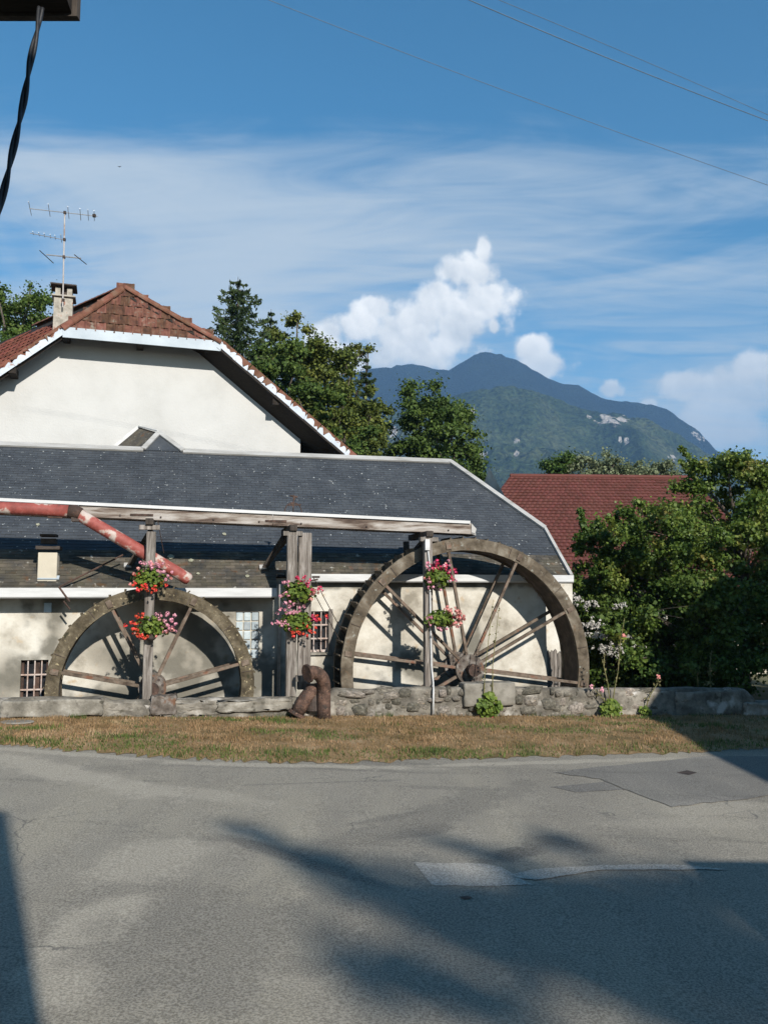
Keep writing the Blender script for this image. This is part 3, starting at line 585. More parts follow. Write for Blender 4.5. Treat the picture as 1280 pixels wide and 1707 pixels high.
def stained_shaded_plaster():
    m_ = M['plaster_cream'].copy(); m_.name = 'plaster_stained_shaded'; nt = m_.node_tree; N = nt.nodes.new; L = nt.links.new
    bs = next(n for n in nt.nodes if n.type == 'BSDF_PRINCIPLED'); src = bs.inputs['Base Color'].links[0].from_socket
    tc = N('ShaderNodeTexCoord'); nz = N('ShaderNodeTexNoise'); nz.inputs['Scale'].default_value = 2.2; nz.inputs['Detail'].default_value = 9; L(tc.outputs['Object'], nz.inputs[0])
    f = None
    for x, y, rx, ry in ((335, 1085, 95, 85), (215, 1100, 60, 55), (25, 1130, 38, 34), (690, 1110, 60, 35), (790, 1080, 34, 40), (80, 1010, 34, 26), (90, 1050, 18, 60), (445, 1130, 70, 60), (545, 1130, 30, 55), (270, 1160, 300, 22), (760, 1160, 260, 26), (640, 975, 300, 9)):  # stains, except the last: a thin painted shadow band under the right gutter
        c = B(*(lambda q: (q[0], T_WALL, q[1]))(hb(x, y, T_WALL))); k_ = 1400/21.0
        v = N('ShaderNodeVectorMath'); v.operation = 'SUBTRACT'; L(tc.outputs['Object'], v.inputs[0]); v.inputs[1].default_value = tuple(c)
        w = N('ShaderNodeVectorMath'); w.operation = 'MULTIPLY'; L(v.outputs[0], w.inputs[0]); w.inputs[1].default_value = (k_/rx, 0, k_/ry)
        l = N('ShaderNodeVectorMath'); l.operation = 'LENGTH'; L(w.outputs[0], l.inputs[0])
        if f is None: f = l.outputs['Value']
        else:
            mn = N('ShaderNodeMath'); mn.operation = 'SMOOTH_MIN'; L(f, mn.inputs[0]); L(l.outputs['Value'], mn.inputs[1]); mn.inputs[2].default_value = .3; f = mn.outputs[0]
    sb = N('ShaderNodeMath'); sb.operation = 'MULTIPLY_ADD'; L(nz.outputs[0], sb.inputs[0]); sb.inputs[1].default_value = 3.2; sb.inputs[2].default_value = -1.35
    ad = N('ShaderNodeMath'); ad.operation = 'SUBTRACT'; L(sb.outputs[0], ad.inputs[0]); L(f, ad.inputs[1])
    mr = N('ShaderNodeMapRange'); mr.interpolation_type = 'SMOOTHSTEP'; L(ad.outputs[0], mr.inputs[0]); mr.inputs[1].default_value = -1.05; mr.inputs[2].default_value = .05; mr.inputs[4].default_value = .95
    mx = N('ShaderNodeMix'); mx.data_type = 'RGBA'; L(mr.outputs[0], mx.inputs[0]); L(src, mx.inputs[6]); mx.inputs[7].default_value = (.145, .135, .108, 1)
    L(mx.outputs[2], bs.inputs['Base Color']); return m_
wall = mb.build('wall', stained_shaded_plaster(), mill)
# lower annex behind the right end
k = MB(); k.box(B(S_WR + .55, 4.0, .9), 1.06, 3.6, 4.6, (U, NN, ZZ)); k.build('annex_wall', M['plaster_cream'], mill)
# windows
def barred(hole_, nv, nh, parent, frame_m, bar_m, wood=0):
    a, b, c, d = hole_; t = T_WALL
    w = MB(); w.add([B(a-.01, t+.2, c-.01), B(b+.01, t+.2, c-.01), B(b+.01, t+.2, d+.01), B(a-.01, t+.2, d+.01)], [(0, 1, 2, 3)])
    win = w.build('window', M['glass_dark'], parent)
    f = MB(); fw = .055
    for p, q in (((a+fw/2, c), (a+fw/2, d)), ((b-fw/2, c), (b-fw/2, d)), ((a, c+fw/2), (b, c+fw/2)), ((a, d-fw/2), (b, d-fw/2))):
        f.bar(B(p[0], t+.15, p[1]), B(q[0], t+.15, q[1]), .05, fw, up=U if p[0] == q[0] else ZZ)
    if wood: f.bar(B((a+b)/2+.04, t+.151, c), B((a+b)/2+.04, t+.151, d), .05, .11, up=U)
    f.build('frame', frame_m, win)
    for k in range(nv):
        s = a + (b-a)*(k+1)/(nv+1); r = MB(); r.tube([B(s, t+.05, c-.02), B(s, t+.05, d+.02)], .016, 6); r.build('bar', bar_m, win)
    for k in range(nh):
        h = c + (d-c)*(k+1)/(nh+1); r = MB(); r.bar(B(a-.02, t+.055, h), B(b+.02, t+.055, h), .02, .035); r.build('bar', bar_m, win)
    s = MB(); s.box(B((a+b)/2, t-.01, c-.03), b-a+.12, .14, .06, (U, NN, ZZ)); s.build('sill', M['concrete'], win)
    return win
barred(W1, 3, 2, mill, M['rust'], M['bar_paint'], 1)
barred(W3, 2, 2, mill, M['bar_paint'], M['bar_paint'])
lt = MB(); lt.bar(B(W3[1]+.05, T_WALL-.015, W3[2]-.1), B(W3[1]+.05, T_WALL-.015, W3[3]+.05), .04, .10, up=U); lt.build('jamb', M['wood_grey'], mill)
gb = MB(); a, b, c, d = W2
gb.add([B(a, T_WALL+.06, c), B(b, T_WALL+.06, c), B(b, T_WALL+.06, d), B(a, T_WALL+.06, d)], [(0, 1, 2, 3)])
gw = gb.build('glass_block_window', M['plaster_beige'], mill)
bs0 = None
for i in range(3):
    for j in range(5):
        cs = a + (b-a)*(i+.5)/3; ch = c + (d-c)*(j+.5)/5
        if bs0 is None:
            k = MB(); k.box((0, 0, 0), (b-a)/3-.022, .10, (d-c)/5-.022, (U, NN, ZZ)); ob = k.build('glass_block', M['glass_block'], None); bevel(ob, .018, 2); bs0 = ob
        else: ob = bs0.copy(); col.objects.link(ob)
        ob.location = tuple(B(cs, T_WALL+.075, ch)); adopt(ob, gw)
pl = MB(); q = hb(80, 1013, T_WALL); pl.box(B(q[0], T_WALL-.012, q[1]), .17, .03, .22, (U, NN, ZZ)); bevel(pl.build('meter_box_lid', M['plate'], mill), .008)

# roof deck, slates, flashings
def roof_area(mb, off=-.05, thick=.0):
    def P(s, t): return B(s, t, roof_h(t)+off)
    mb.add([P(S_L, TE_L), P(S_STEP, TE_L), P(S_STEP, TE), P(S_END, TE), P(S_END, T_KINK), P(S_HIP, T_RIDGE), P(S_L, T_RIDGE)], [(0, 1, 2, 3, 4, 5, 6)])
dk = MB(); roof_area(dk, -.03)
tb = 2*T_RIDGE
def bk(s, t, h=0): return B(s, t, roof_h(tb - t) - .03)
dk.add([bk(S_L, T_RIDGE+.02), bk(S_HIP, T_RIDGE+.02), bk(S_END, tb-T_KINK), bk(S_END, tb-TE), bk(S_L, tb-TE)], [(0, 1, 2, 3, 4)])
dk.add([B(S_END, T_KINK, roof_h(T_KINK)-.03), B(S_HIP, T_RIDGE, roof_h(T_RIDGE)-.03), B(S_END, tb-T_KINK, roof_h(T_KINK)-.03)], [(0, 1, 2)])
roof = dk.build('roof', M['slate'], mill)
SLN = np.cross(U, (NN + ZZ*AL)/math.hypot(1, AL)); SLD = (NN + ZZ*AL)/math.hypot(1, AL)
def slates(name, mt, t0, t1, smin, smax_f, parent, expo=.115, w=.235):
    V = []; Fc = []; t = t0; row = 0; dt = expo/math.hypot(1, AL)
    while t < t1:
        s = smin + (w/2 if row % 2 else 0) - rng.random()*.02; sm = smax_f(t)
        while s < sm:
            e = min(s + w - .006, sm)
            if e - s > .04:
                j = rng.uniform(-.006, .006); k = rng.uniform(0, .003); tl = rng.uniform(-.004, .004)
                p0 = B(s, t, roof_h(t)) + SLD*j + SLN*(.013 + k); p1 = B(e, t, roof_h(t)) + SLD*j + SLN*(.013 + k + tl)
                L_ = SLD*(expo + .05); dn = -SLN*.009
                p2 = p1 + L_ - SLN*.013; p3 = p0 + L_ - SLN*.013
                b_ = len(V); V += [p0, p1, p2, p3, p0+dn, p1+dn]
                Fc += [(b_, b_+1, b_+2, b_+3), (b_+4, b_+5, b_+1, b_), (b_+4, b_, b_+3, b_+3), (b_+1, b_+5, b_+2, b_+2)]
            s += w
        t += dt; row += 1
    me = bpy.data.meshes.new(name); me.from_pydata([tuple(v) for v in V], [], [tuple(dict.fromkeys(f)) for f in Fc]); me.materials.append(mt)
    o = bpy.data.objects.new(name, me); col.objects.link(o); adopt(o, parent); tag(o, kind='stuff'); return o
def s_lim(t): return S_END if t < T_KINK else S_END - (S_END - S_HIP)*(t - T_KINK)/(T_RIDGE - T_KINK)
T_MOSS = 2.12
slates('eave_slates', M['slate_mossy'], TE_L, TE, S_L, lambda t: S_STEP, roof)
slates('mossy_slates', M['slate_mossy'], TE, T_MOSS, S_L, s_lim, roof)
slates('slates', M['slate'], T_MOSS, T_RIDGE, S_L, s_lim, roof)
# lichen rosettes on the lower slates
for i, (x, y, r) in enumerate([(285, 930, .085), (318, 936, .06), (196, 902, .05), (330, 958, .04), (412, 962, .045), (374, 892, .05), (100, 862, .05), (63, 876, .045)]):
    p0 = B(0, TE, HE); n_ = np.cross(U, NN + ZZ*AL); p = hit(x, y, p0, n_)
    k = MB(); ring = [p + SLN*.04 + (U*math.cos(a_)*1.1 + SLD*math.sin(a_))*r*rng.uniform(.75, 1.15) for a_ in np.linspace(0, 2*math.pi, 15)[:-1]]
    k.prism(ring, -SLN*.012); k.build('lichen', M['lichen'] if 'lichen' in M else M.setdefault('lichen', mat('lichen', [(0, (.20, .20, .14)), (1, (.34, .33, .24))], 20, 6, .95, .5)), roof)
# ridge, hip and verge flashings
PK = (265, 724)
q0 = hit(*PK, B(0, TE, HE), np.cross(U, NN + ZZ*AL)) - O
sA = hit(239, 751, B(0, TE, HE), np.cross(U, NN + ZZ*AL)) - O; sB = hit(305, 757, B(0, TE, HE), np.cross(U, NN + ZZ*AL)) - O
S_A, S_B, S_P, T_P = float(sA @ U), float(sB @ U), float(q0 @ U), float(q0 @ NN)
def RP(s, t, o=.05): return B(s, t, roof_h(t)) + SLN*o
fl = MB()
fl.bar(RP(S_L, T_RIDGE), RP(S_A, T_RIDGE), .20, .05, up=SLN)
fl.bar(RP(S_B, T_RIDGE), RP(S_HIP+.05, T_RIDGE), .20, .05, up=SLN)
fl.build('ridge_flashing', M['dull_white'], roof)
hf = MB(); hf.bar(RP(S_HIP, T_RIDGE, .055), RP(S_END+.02, T_KINK, .055), .16, .06, up=SLN); hf.build('hip_flashing', M['dull_white'], roof)
vf = MB(); vf.bar(RP(S_END+.02, T_KINK, .052), RP(S_END+.02, TE-.02, .052), .09, .07, up=SLN); vf.build('verge_flashing', M['dull_white'], roof)
# little saddle roof at the ridge, running back to the tall house
sd = MB(); sd.add([RP(S_A, T_RIDGE, .03), RP(S_B, T_RIDGE, .03), RP(S_P, T_P, .03)], [(0, 1, 2)]); sd.build('saddle_front', M['slate'], roof)
sf = MB(); sf.bar(RP(S_A, T_RIDGE, .07), RP(S_P, T_P, .07), .15, .05, up=SLN); sf.bar(RP(S_P, T_P, .073), RP(S_B, T_RIDGE, .073), .15, .05, up=SLN); sf.build('saddle_flashing', M['dull_white'], roof)

# ---------------------------------------------------------------- tall house behind the mill
HA = R_(18); HU = np.array([math.cos(HA), math.sin(HA), 0]); HN = np.array([-math.sin(HA), math.cos(HA), 0])
V0 = atz(368, 572, 26.0)                 # on the plane of the verge
W0 = V0 + HN*.74                         # wall plane
def hv(x, y): return hit(x, y, V0, HN)
def hw(x, y): return hit(x, y, W0, HN)
RD = np.array([-.75, .66, 0.0]); RD /= np.linalg.norm(RD)      # the roof ridge runs back to the left
house = empty('tall_house', [*(W0[:2]), -1.0]); tag(house, 'tall white gabled house with half hipped red tile roof behind the mill', 'house')
PA, PB = hv(105, 548), hv(368, 572)      # ends of the hip eave
PL = hv(-130, 703); PR = hv(600, 771)    # verge feet
nL = np.cross(PA - PL, RD); nL /= np.linalg.norm(nL)
if nL[2] < 0: nL = -nL
PP = hit(208, 480, PA, nL)               # top of the hip
nR = np.cross(PR - PB, RD); nR /= np.linalg.norm(nR)
if nR[2] < 0: nR = -nR
nH = np.cross(PB - PA, PP - PA); nH /= np.linalg.norm(nH)
if nH[2] < 0: nH = -nH
# gable wall follows the roof underside
def under(p, n, off=.22): return p - n*off
def on_plane_s(a, d, p0, n): return a + d*(((p0 - a) @ n)/(d @ n))
gA = hw(105, 560); 
def wall_top(x):       # roof underside height above the wall at photo column x
    b = hw(x, 800); best = 1e9
    for p, n in ((PA, nL), (PB, nR), (PA, nH)):
        best = min(best, p[2] - ((b - p)[:2] @ n[:2])/n[2])
    return np.array([b[0], b[1], best - .26])
xr = 500
mb = MB(); cols_ = [wall_top(x) for x in list(range(-140, xr, 10)) + [xr]]
Vv = [(p[0], p[1], -1.0) for p in cols_] + [tuple(p) for p in cols_]; n_ = len(cols_)
mb.add(Vv, [(i, i+1, n_+i+1, n_+i) for i in range(n_-1)])
r_end = cols_[-1]; back = np.array([*(r_end[:2] + RD[:2]*9), r_end[2]])
mb.add([(r_end[0], r_end[1], -1), (back[0], back[1], -1), back, r_end], [(0, 1, 2, 3)])
mb.build('gable_wall', M['plaster_white'], house)
# roof slabs
RB = 10.0
def slab(mb, poly, n, th=.20): mb.prism([p - n*.03 for p in poly], -n*th)
s1 = MB(); slab(s1, [PA, PP, PP + RD*RB, PL + RD*RB, PL], nL); hr_l = s1.build('left_slope', M['soffit'], house)
s2 = MB(); slab(s2, [PB, PR, PR + RD*RB, PB + RD*RB], nR); nU = np.cross(PB - PP, RD); nU = nU/np.linalg.norm(nU); nU = nU if nU[2] > 0 else -nU
slab(s2, [PP, PB, PB + RD*RB, PP + RD*RB], nU); hr_r = s2.build('right_slope', M['soffit'], house)
s3 = MB(); slab(s3, [PA, PB, PP], nH, .18); hr_h = s3.build('hip_slope', M['soffit'], house)
# tiles: each one a piece
def tile_mesh(w, l, th, mt, name='tile'):
    me = bpy.data.meshes.new(name)
    vs = []
    prof = [(-w/2, 0.0), (-w*.30, .010), (-w*.1, .0), (w*.2, .0), (w*.38, .028), (w/2, .022)]
    for y in (0, l):
        up = th if y == 0 else 0
        for x_, z_ in prof: vs.append((x_, y, z_ + up))
        for x_, z_ in reversed(prof): vs.append((x_, y, z_ + up - .018))
    k = len(prof); n = 2*k; f = [(i, (i+1) % n, n+(i+1) % n, n+i) for i in range(n)]
    f += [tuple(range(n-1, -1, -1)), tuple(range(n, 2*n))]
    me.from_pydata(vs, [], f); me.materials.append(mt); return me
def basis(ex, ey, ez, loc):
    return Matrix(((ex[0], ey[0], ez[0], loc[0]), (ex[1], ey[1], ez[1], loc[1]), (ex[2], ey[2], ez[2], loc[2]), (0, 0, 0, 1)))
def lay_tiles(poly, n, ex, me, w, expo, parent, lift=.02, limit=300):
    """tiles over polygon poly on plane n, rows along ex"""
    ex = ex/np.linalg.norm(ex); ey = np.cross(n, ex); 
    if ey[2] < 0: ey = -ey; ex = -ex
    o0 = poly[0]; P2 = [((p-o0) @ ex, (p-o0) @ ey) for p in poly]
    x0, x1 = min(p[0] for p in P2), max(p[0] for p in P2); y0, y1 = min(p[1] for p in P2), max(p[1] for p in P2)
    def inside(x, y):
        c = False; j = len(P2)-1
        for i in range(len(P2)):
            (xi, yi), (xj, yj) = P2[i], P2[j]
            if (yi > y) != (yj > y) and x < (xj-xi)*(y-yi)/(yj-yi+1e-12)+xi: c = not c
            j = i
        return c
    y = y0; row = 0; cnt = 0
    while y < y1 - .05:
        x = x0 + (w/2 if row % 2 else 0)
        while x < x1:
            if inside(x, y + expo*.5) and cnt < limit:
                o = bpy.data.objects.new('tile', me); col.objects.link(o)
                a = rng.gauss(0, .018); e1 = ex*math.cos(a) + ey*math.sin(a); e2 = np.cross(n, e1)
                o.parent = parent; o.matrix_parent_inverse = PM[parent.name].inverted()
                o.matrix_basis = basis(e1, e2 + n*rng.gauss(0, .012), n, o0 + ex*x + ey*(y + rng.gauss(0, .008)) + n*(lift + rng.uniform(0, .008))); cnt += 1
            x += w
        y += expo; row += 1
    return cnt
tm = tile_mesh(.27, .42, .032, M['tile'])
lay_tiles([PA, PB, PP], nH, PB - PA, tm, .27, .30, hr_h)
tm2 = tile_mesh(.33, .50, .035, M['tile_dull'])
LV = PL + (PA-PL)*.0
lay_tiles([PL, PA, PP, PP + RD*7, PL + RD*7], nL, -RD, tm2, .33, .39, hr_l, limit=300)
# hip and ridge caps
def caps(a, b, n, parent, me, step=.36):
    d = b - a; ln = np.linalg.norm(d); d /= ln; k = int(ln/step)
    for i in range(k):
        o = bpy.data.objects.new('ridge_tile', me); col.objects.link(o); ez = n/np.linalg.norm(n); ex = np.cross(d, ez); ex /= np.linalg.norm(ex); ez = np.cross(ex, d)
        o.parent = parent; o.matrix_parent_inverse = PM[parent.name].inverted()
        o.matrix_basis = basis(ex, d + ez*rng.gauss(.03, .012), ez, a + d*i*step + ez*.05)
def cap_mesh(r=.13, l=.42):
    me = bpy.data.meshes.new('ridge_tile'); vs = []; k = 7
    for y, rr in ((0, r), (l, r*.85)):
        for i in range(k): a = math.pi*i/(k-1); vs.append((math.cos(a)*rr, y, math.sin(a)*rr*.75 - .03))
        for i in reversed(range(k)): a = math.pi*i/(k-1); vs.append((math.cos(a)*rr*.82, y, math.sin(a)*rr*.58 - .03))
    n = 2*k; f = [(i, (i+1) % n, n+(i+1) % n, n+i) for i in range(n)] + [tuple(range(n-1, -1, -1)), tuple(range(n, 2*n))]
    me.from_pydata(vs, [], f); me.materials.append(M['ridge_tile']); return me
cm = cap_mesh()
caps(PA, PP, nL + nH, hr_h, cm); caps(PB, PP, nR + nH, hr_h, cm); caps(PP, PP + RD*6, nL + nR, hr_l, cm)
# zinc fascia at the hip eave, flaking metal verges
fa = MB(); dn = np.array([0, 0, -1.0])
fa.prism([PA - HN*.03 + ZZ*.05, PB - HN*.03 + ZZ*.05, PB - HN*.03 - ZZ*.27, PA - HN*.03 - ZZ*.27], -HN*.045); fa.build('fascia', M['zinc'], hr_h)
def verge(a, b, parent, broken, down=-.17):
    d = b - a; ln = np.linalg.norm(d); d /= ln; k = int(ln/.62); nn = np.cross(d, HN); nn = nn if nn[2] > 0 else -nn
    for i in range(k+1):
        p = a + d*(i*ln/(k+1)); q = a + d*((i+1)*ln/(k+1) - .004); L_ = np.linalg.norm(q-p)
        top = []; m_ = 7
        for j in range(m_+1): top.append(p + (q-p)*j/m_ + nn*(.07 - rng.random()*broken*rng.choice((0, .3, 1, 1))))
        mbx = MB(); off = -HN*(.035 + .006*(i % 2))
        mbx.prism([x + off for x in [p + nn*down, q + nn*down] + list(reversed(top))], -HN*.012)
        mbx.build('verge_strip', M['zinc_flaking'], parent)
        tmb = MB(); tmb.bar(p + nn*.03 - HN*.004 + d*.01, p + nn*.03 - HN*.004 + d*(L_*.97), .05, .20, up=nn); ob = tmb.build('verge_tile', M['ridge_tile'], parent)
verge(PA, PL, hr_l, .17, -.15); verge(PB, PR, hr_r, .22, -.15)
# purlin ends under the verge
for x, y in ((453, 676), (112, 566), (233, 578), (345, 586), (25, 625)):
    p = hw(x, y); k = MB(); k.box(p - HN*.36, .2, .74, .24, (HU, HN, ZZ)); k.build('purlin', M['soffit'], house)
# saddle roof running back to the house wall
w1, w2, w3 = hw(190, 747), hw(232, 712), hw(262, 745)
pA, pP, pB = RP(S_A, T_RIDGE, .05), RP(S_P, T_P, .05), RP(S_B, T_RIDGE, .05)
sv = MB(); sv.add([pA, pP, w2, w1], [(0, 1, 2, 3)]); sv.add([pP, pB, w3, w2], [(0, 1, 2, 3)]); sv.build('saddle', M['slate_mossy'], roof)
sw = MB(); sw.bar(w1 - HN*.05, w2 - HN*.05, .05, .14, up=ZZ); sw.bar(w2 - HN*.053, w3 - HN*.053, .05, .14, up=ZZ); sw.bar(pP + ZZ*.05, w2 + ZZ*.03, .12, .04); sw.build('saddle_upstand', M['white_metal'], roof)

# chimney with the aerial
ch = empty('chimney_stack', hit(105, 545, PA, nL)); tag(ch, 'squat rendered chimney with flat slab cap on the red tile roof', 'chimney')
cb = hit(106, 536, PA + nL*.05, nL); cz = cb[1]; px2m = cz/F
cx_ = atz(106, 520, cz)
k = MB(); k.box(atz(106, 515, cz) + ZZ*-.25, 30*px2m, 30*px2m, 1.05, (HU, HN, ZZ)); k.build('stack', M['chimney'], ch)
k = MB(); k.box(atz(107, 498, cz), 38*px2m, 38*px2m, 3*px2m, (HU, HN, ZZ)); bevel(k.build('ledge', M['chimney'], ch), .01)
for sx in (-1, 1):
    for sy in (-1, 1):
        k = MB(); k.box(atz(107, 490, cz) + HU*sx*.17 + HN*sy*.17, .15, .13, .25, (HU, HN, ZZ)); k.build('pier', M['chimney'], ch)
k = MB(); k.box(atz(107, 490, cz), .22, .22, .25, (HU, HN, ZZ)); k.build('flue', M['iron'], ch)
k = MB(); k.box(atz(107, 480, cz), 42*px2m, 42*px2m, .05, (HU, HN, ZZ)); bevel(k.build('cap', M['iron'], ch), .012)
an = empty('tv_aerial', atz(104, 510, cz - .3)); tag(an, 'tall thin television aerial with three yagi booms above the chimney', 'aerial')
za = cz - .42
def A_(x, y, dz=0): return atz(x, y, za + dz)
k = MB(); k.tube([A_(104.5, 512), A_(108, 352)], .022, 7); k.build('mast', M['pole_rusty'], an)
k = MB(); k.tube([A_(49, 347, -.15), A_(163, 360, .15)], .013, 6); b1 = k.build('boom', M['aluminium'], an)
for x, y, l in ((50, 347, .5), (82, 350, .46), (114, 354, .44), (134, 357, .42), (147, 358, .40), (157, 359, .38)):
    k = MB(); c_ = A_(x, y); k.tube([c_ - HN*l, c_ + HN*l], .009, 5); k.build('element', M['aluminium'], b1)
k = MB(); k.box(A_(157, 359), .09, .07, .09); k.build('balun', M['iron'], b1)
k = MB(); k.tube([A_(50, 388, .1), A_(106, 399)], .012, 6); b2 = k.build('boom', M['aluminium'], an)
for x, y, l in ((55, 388, .13), (65, 390, .14), (74, 391.5, .15), (84, 393.5, .16), (92, 395, .17), (102, 397, .3)):
    k = MB(); c_ = A_(x, y); k.tube([c_ - HN*l, c_ + HN*l], .009, 5); k.tube([c_ - ZZ*.03, c_ + ZZ*.03], .01, 5); k.build('element', M['aluminium'], b2)
k = MB(); k.tube([A_(77, 424), A_(135, 430)], .02, 6); b3 = k.build('boom', M['aluminium'], an)
for (x0, y0, x1, y1) in ((66, 417, 89, 438), (124, 424, 144, 440)):
    k = MB(); k.tube([A_(x0, y0, -.5), A_(x1, y1, .5)], .013, 6); k.build('element', M['iron'], b3)
for y in (354, 399, 428, 500):
    k = MB(); k.box(A_(105 + (512-y)*.02, y), .07, .07, .09); k.build('clamp', M['iron'], an)

# gutters
def gutter(s0, s1, t, h, hgt, parent):
    k = MB(); prof = []
    for a_ in np.linspace(0, math.pi, 7): prof.append((-math.cos(a_)*.07 - .05, -math.sin(a_)*.05))
    poly = [(-.13, .05), (-.13, -hgt+.05), (-.10, -hgt+.02), (.02, -hgt+.02), (.02, .02), (.005, .02), (.005, -hgt+.04), (-.115, -hgt+.04), (-.115, .05)]
    k.prism([B(s0, t + a, h + b) for a, b in poly], U*(s1 - s0)); return k.build('gutter', M['white_metal'], parent)
g1 = gutter(S_L, S_STEP - .02, TE_L + .02, roof_h(TE_L) - .02, .20, mill); g2 = gutter(S_STEP + .75, S_END + .06, TE + .02, HE - .02, .17, mill)
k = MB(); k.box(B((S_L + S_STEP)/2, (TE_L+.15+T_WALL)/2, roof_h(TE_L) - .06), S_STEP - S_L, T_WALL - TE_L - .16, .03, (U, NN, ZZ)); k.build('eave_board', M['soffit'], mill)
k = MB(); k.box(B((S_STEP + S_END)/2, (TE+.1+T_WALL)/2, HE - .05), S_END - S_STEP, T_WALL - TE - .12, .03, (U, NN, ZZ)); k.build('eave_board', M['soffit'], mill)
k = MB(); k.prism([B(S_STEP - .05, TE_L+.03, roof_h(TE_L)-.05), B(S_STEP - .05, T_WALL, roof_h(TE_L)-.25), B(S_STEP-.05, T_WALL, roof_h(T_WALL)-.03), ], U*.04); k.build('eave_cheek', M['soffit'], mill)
s_dp = hb(468, 985, TE-.02)[0]
k = MB(); k.tube([B(S_STEP + .10, TE_L+.2, roof_h(TE_L) + .12), B(S_STEP+.10, TE_L+.2, 2.5)], .04, 8); k.tube([B(S_STEP + .10, TE_L+.2, 2.5), B(S_STEP + .12, T_WALL-.06, 2.2), B(S_STEP+.12, T_WALL-.06, -2)], .04, 8); k.build('downpipe', M['dull_white'], mill, smooth=True)
# roof bracket on the left slates, small vent chimney
def rp(x, y, o=.03): return hit(x, y, B(0, TE, HE) + SLN*o, SLN)
vc = empty('vent_stack', rp(81, 962)); tag(vc, 'small square cream vent stack with dark cowl on the lower slates', 'vent')
p = rp(81, 962); vz = p[1]; vm = vz/F
k = MB(); c_ = atz(81, 943, vz+.12); k.box(c_ - ZZ*.05, 30*vm, 30*vm, 50*vm, (U, NN, ZZ)); bevel(k.build('shaft', M['plaster_beige'], vc), .01)
k = MB(); c_ = atz(82, 914, vz+.12); k.box(c_, 38*vm, 38*vm, 6*vm, (U, NN, ZZ)); bevel(k.build('collar', M['pot'], vc), .01)
k = MB(); c_ = atz(82, 902, vz+.12); k.prism([c_ + U*a + NN*b - ZZ*.07 for a, b in ((-.16, -.16), (.16, -.16), (.16, .16), (-.16, .16))], ZZ*.12); k.build('cowl', M['pot'], vc)
k = MB(); c_ = atz(82, 893, vz+.12); k.box(c_, 26*vm, 26*vm, 4*vm, (U, NN, ZZ)); k.build('cowl_cap', M['pot'], vc)
k = MB(); c_ = rp(81, 963, .05); k.box(c_, .46, .03, .12, (U, SLN, SLD)); k.build('lead_apron', M['zinc'], vc)
st = empty('iron_stay', B(*[hb(110, 990, .9)[0], .9, 3])); tag(st, 'thin rusty iron stay running from gutter up to flume support', 'stay')
k = MB(); k.tube([rp(100, 978, .10), rp(205, 925, .42)], .022, 6); k.tube([B(hb(98, 978, .95)[0], .95, hb(98, 978, .95)[1]), B(hb(116, 1003, .95)[0], .95, hb(116, 1003, .95)[1])], .025, 6); k.tube([B(hb(106, 1002, .95)[0], .96, hb(106, 1002, .95)[1]), B(hb(117, 1010, .95)[0], .95, hb(117, 1016, .95)[1])], .02, 6); k.build('rod', M['rust'], st)

# ================================================================ flume on its trestles
flume = empty('timber_flume', B(-3, .2, .6)); tag(flume, 'long grey timber water flume on posts with white metal lip above wheels', 'flume')
TF0, TF1 = .42, 1.05
fa0 = hb(135, 853, TF0); fa1 = hb(786, 886, TF0)
def fh(s, top=True):      # height of the flume's top lip along s
    a = hb(0, 833, TF0); b = hb(786, 871, TF0); return a[1] + (b[1]-a[1])*(s-a[0])/(b[0]-a[0])
SF0, SF1 = -14.0, hb(786, 871, TF0)[0]
cuts = [SF0, hb(-160, 850, TF0)[0], hb(130, 850, TF0)[0], hb(455, 860, TF0)[0], SF1]
FD = .29
for a, b in zip(cuts[:-1], cuts[1:]):
    for t0, t1 in ((TF0, TF0+.045), (TF1-.045, TF1)):
        k = MB(); k.add([B(s, t, fh(s) + dz) for s in (a+.006, b-.006) for t in (t0, t1) for dz in (-FD, -.02)], [(0, 1, 3, 2), (4, 6, 7, 5), (0, 4, 5, 1), (2, 3, 7, 6), (0, 2, 6, 4), (1, 5, 7, 3)]); k.build('side_board', M['wood_flume'], flume)
    k = MB(); k.add([B(s, t, fh(s) + dz) for s in (a+.006, b-.006) for t in (TF0+.047, TF1-.047) for dz in (-FD+.01, -FD+.05)], [(0, 1, 3, 2), (4, 6, 7, 5), (0, 4, 5, 1), (2, 3, 7, 6), (0, 2, 6, 4), (1, 5, 7, 3)]); k.build('floor_board', M['wood_flume'], flume)
for t0, t1 in ((TF0-.05, TF0+.05), (TF1-.05, TF1+.05)):
    k = MB(); k.add([B(s, t, fh(s) + dz) for s in (SF0, SF1 + (-.05)) for t in (t0, t1) for dz in (-.035, .035)], [(0, 1, 3, 2), (4, 6, 7, 5), (0, 4, 5, 1), (2, 3, 7, 6), (0, 2, 6, 4), (1, 5, 7, 3)]); k.build('metal_lip', M['white_metal'], flume)
# spout end, bolts, rusty splice plates
k = MB(); k.add([B(SF1+ds, t, fh(SF1) + dz) for ds, zz in ((-.01, 0), (.10, -.03)) for t in (TF0-.02, TF1) for dz in (-FD+zz, -FD+.05+zz)], [(0, 1, 3, 2), (4, 6, 7, 5), (0, 4, 5, 1), (2, 3, 7, 6), (0, 2, 6, 4), (1, 5, 7, 3)])
k.add([B(SF1-.01, TF0-.02, fh(SF1)-.02), B(SF1+.12, TF0-.02, fh(SF1)-.16), B(SF1+.07, TF0-.02, fh(SF1)-FD-.02), B(SF1-.01, TF0-.02, fh(SF1)-FD), B(SF1-.01, TF0+.03, fh(SF1)-.02), B(SF1+.12, TF0+.03, fh(SF1)-.16), B(SF1+.07, TF0+.03, fh(SF1)-FD-.02), B(SF1-.01, TF0+.03, fh(SF1)-FD)], [(0, 1, 2, 3), (7, 6, 5, 4), (0, 4, 5, 1), (1, 5, 6, 2), (2, 6, 7, 3)])
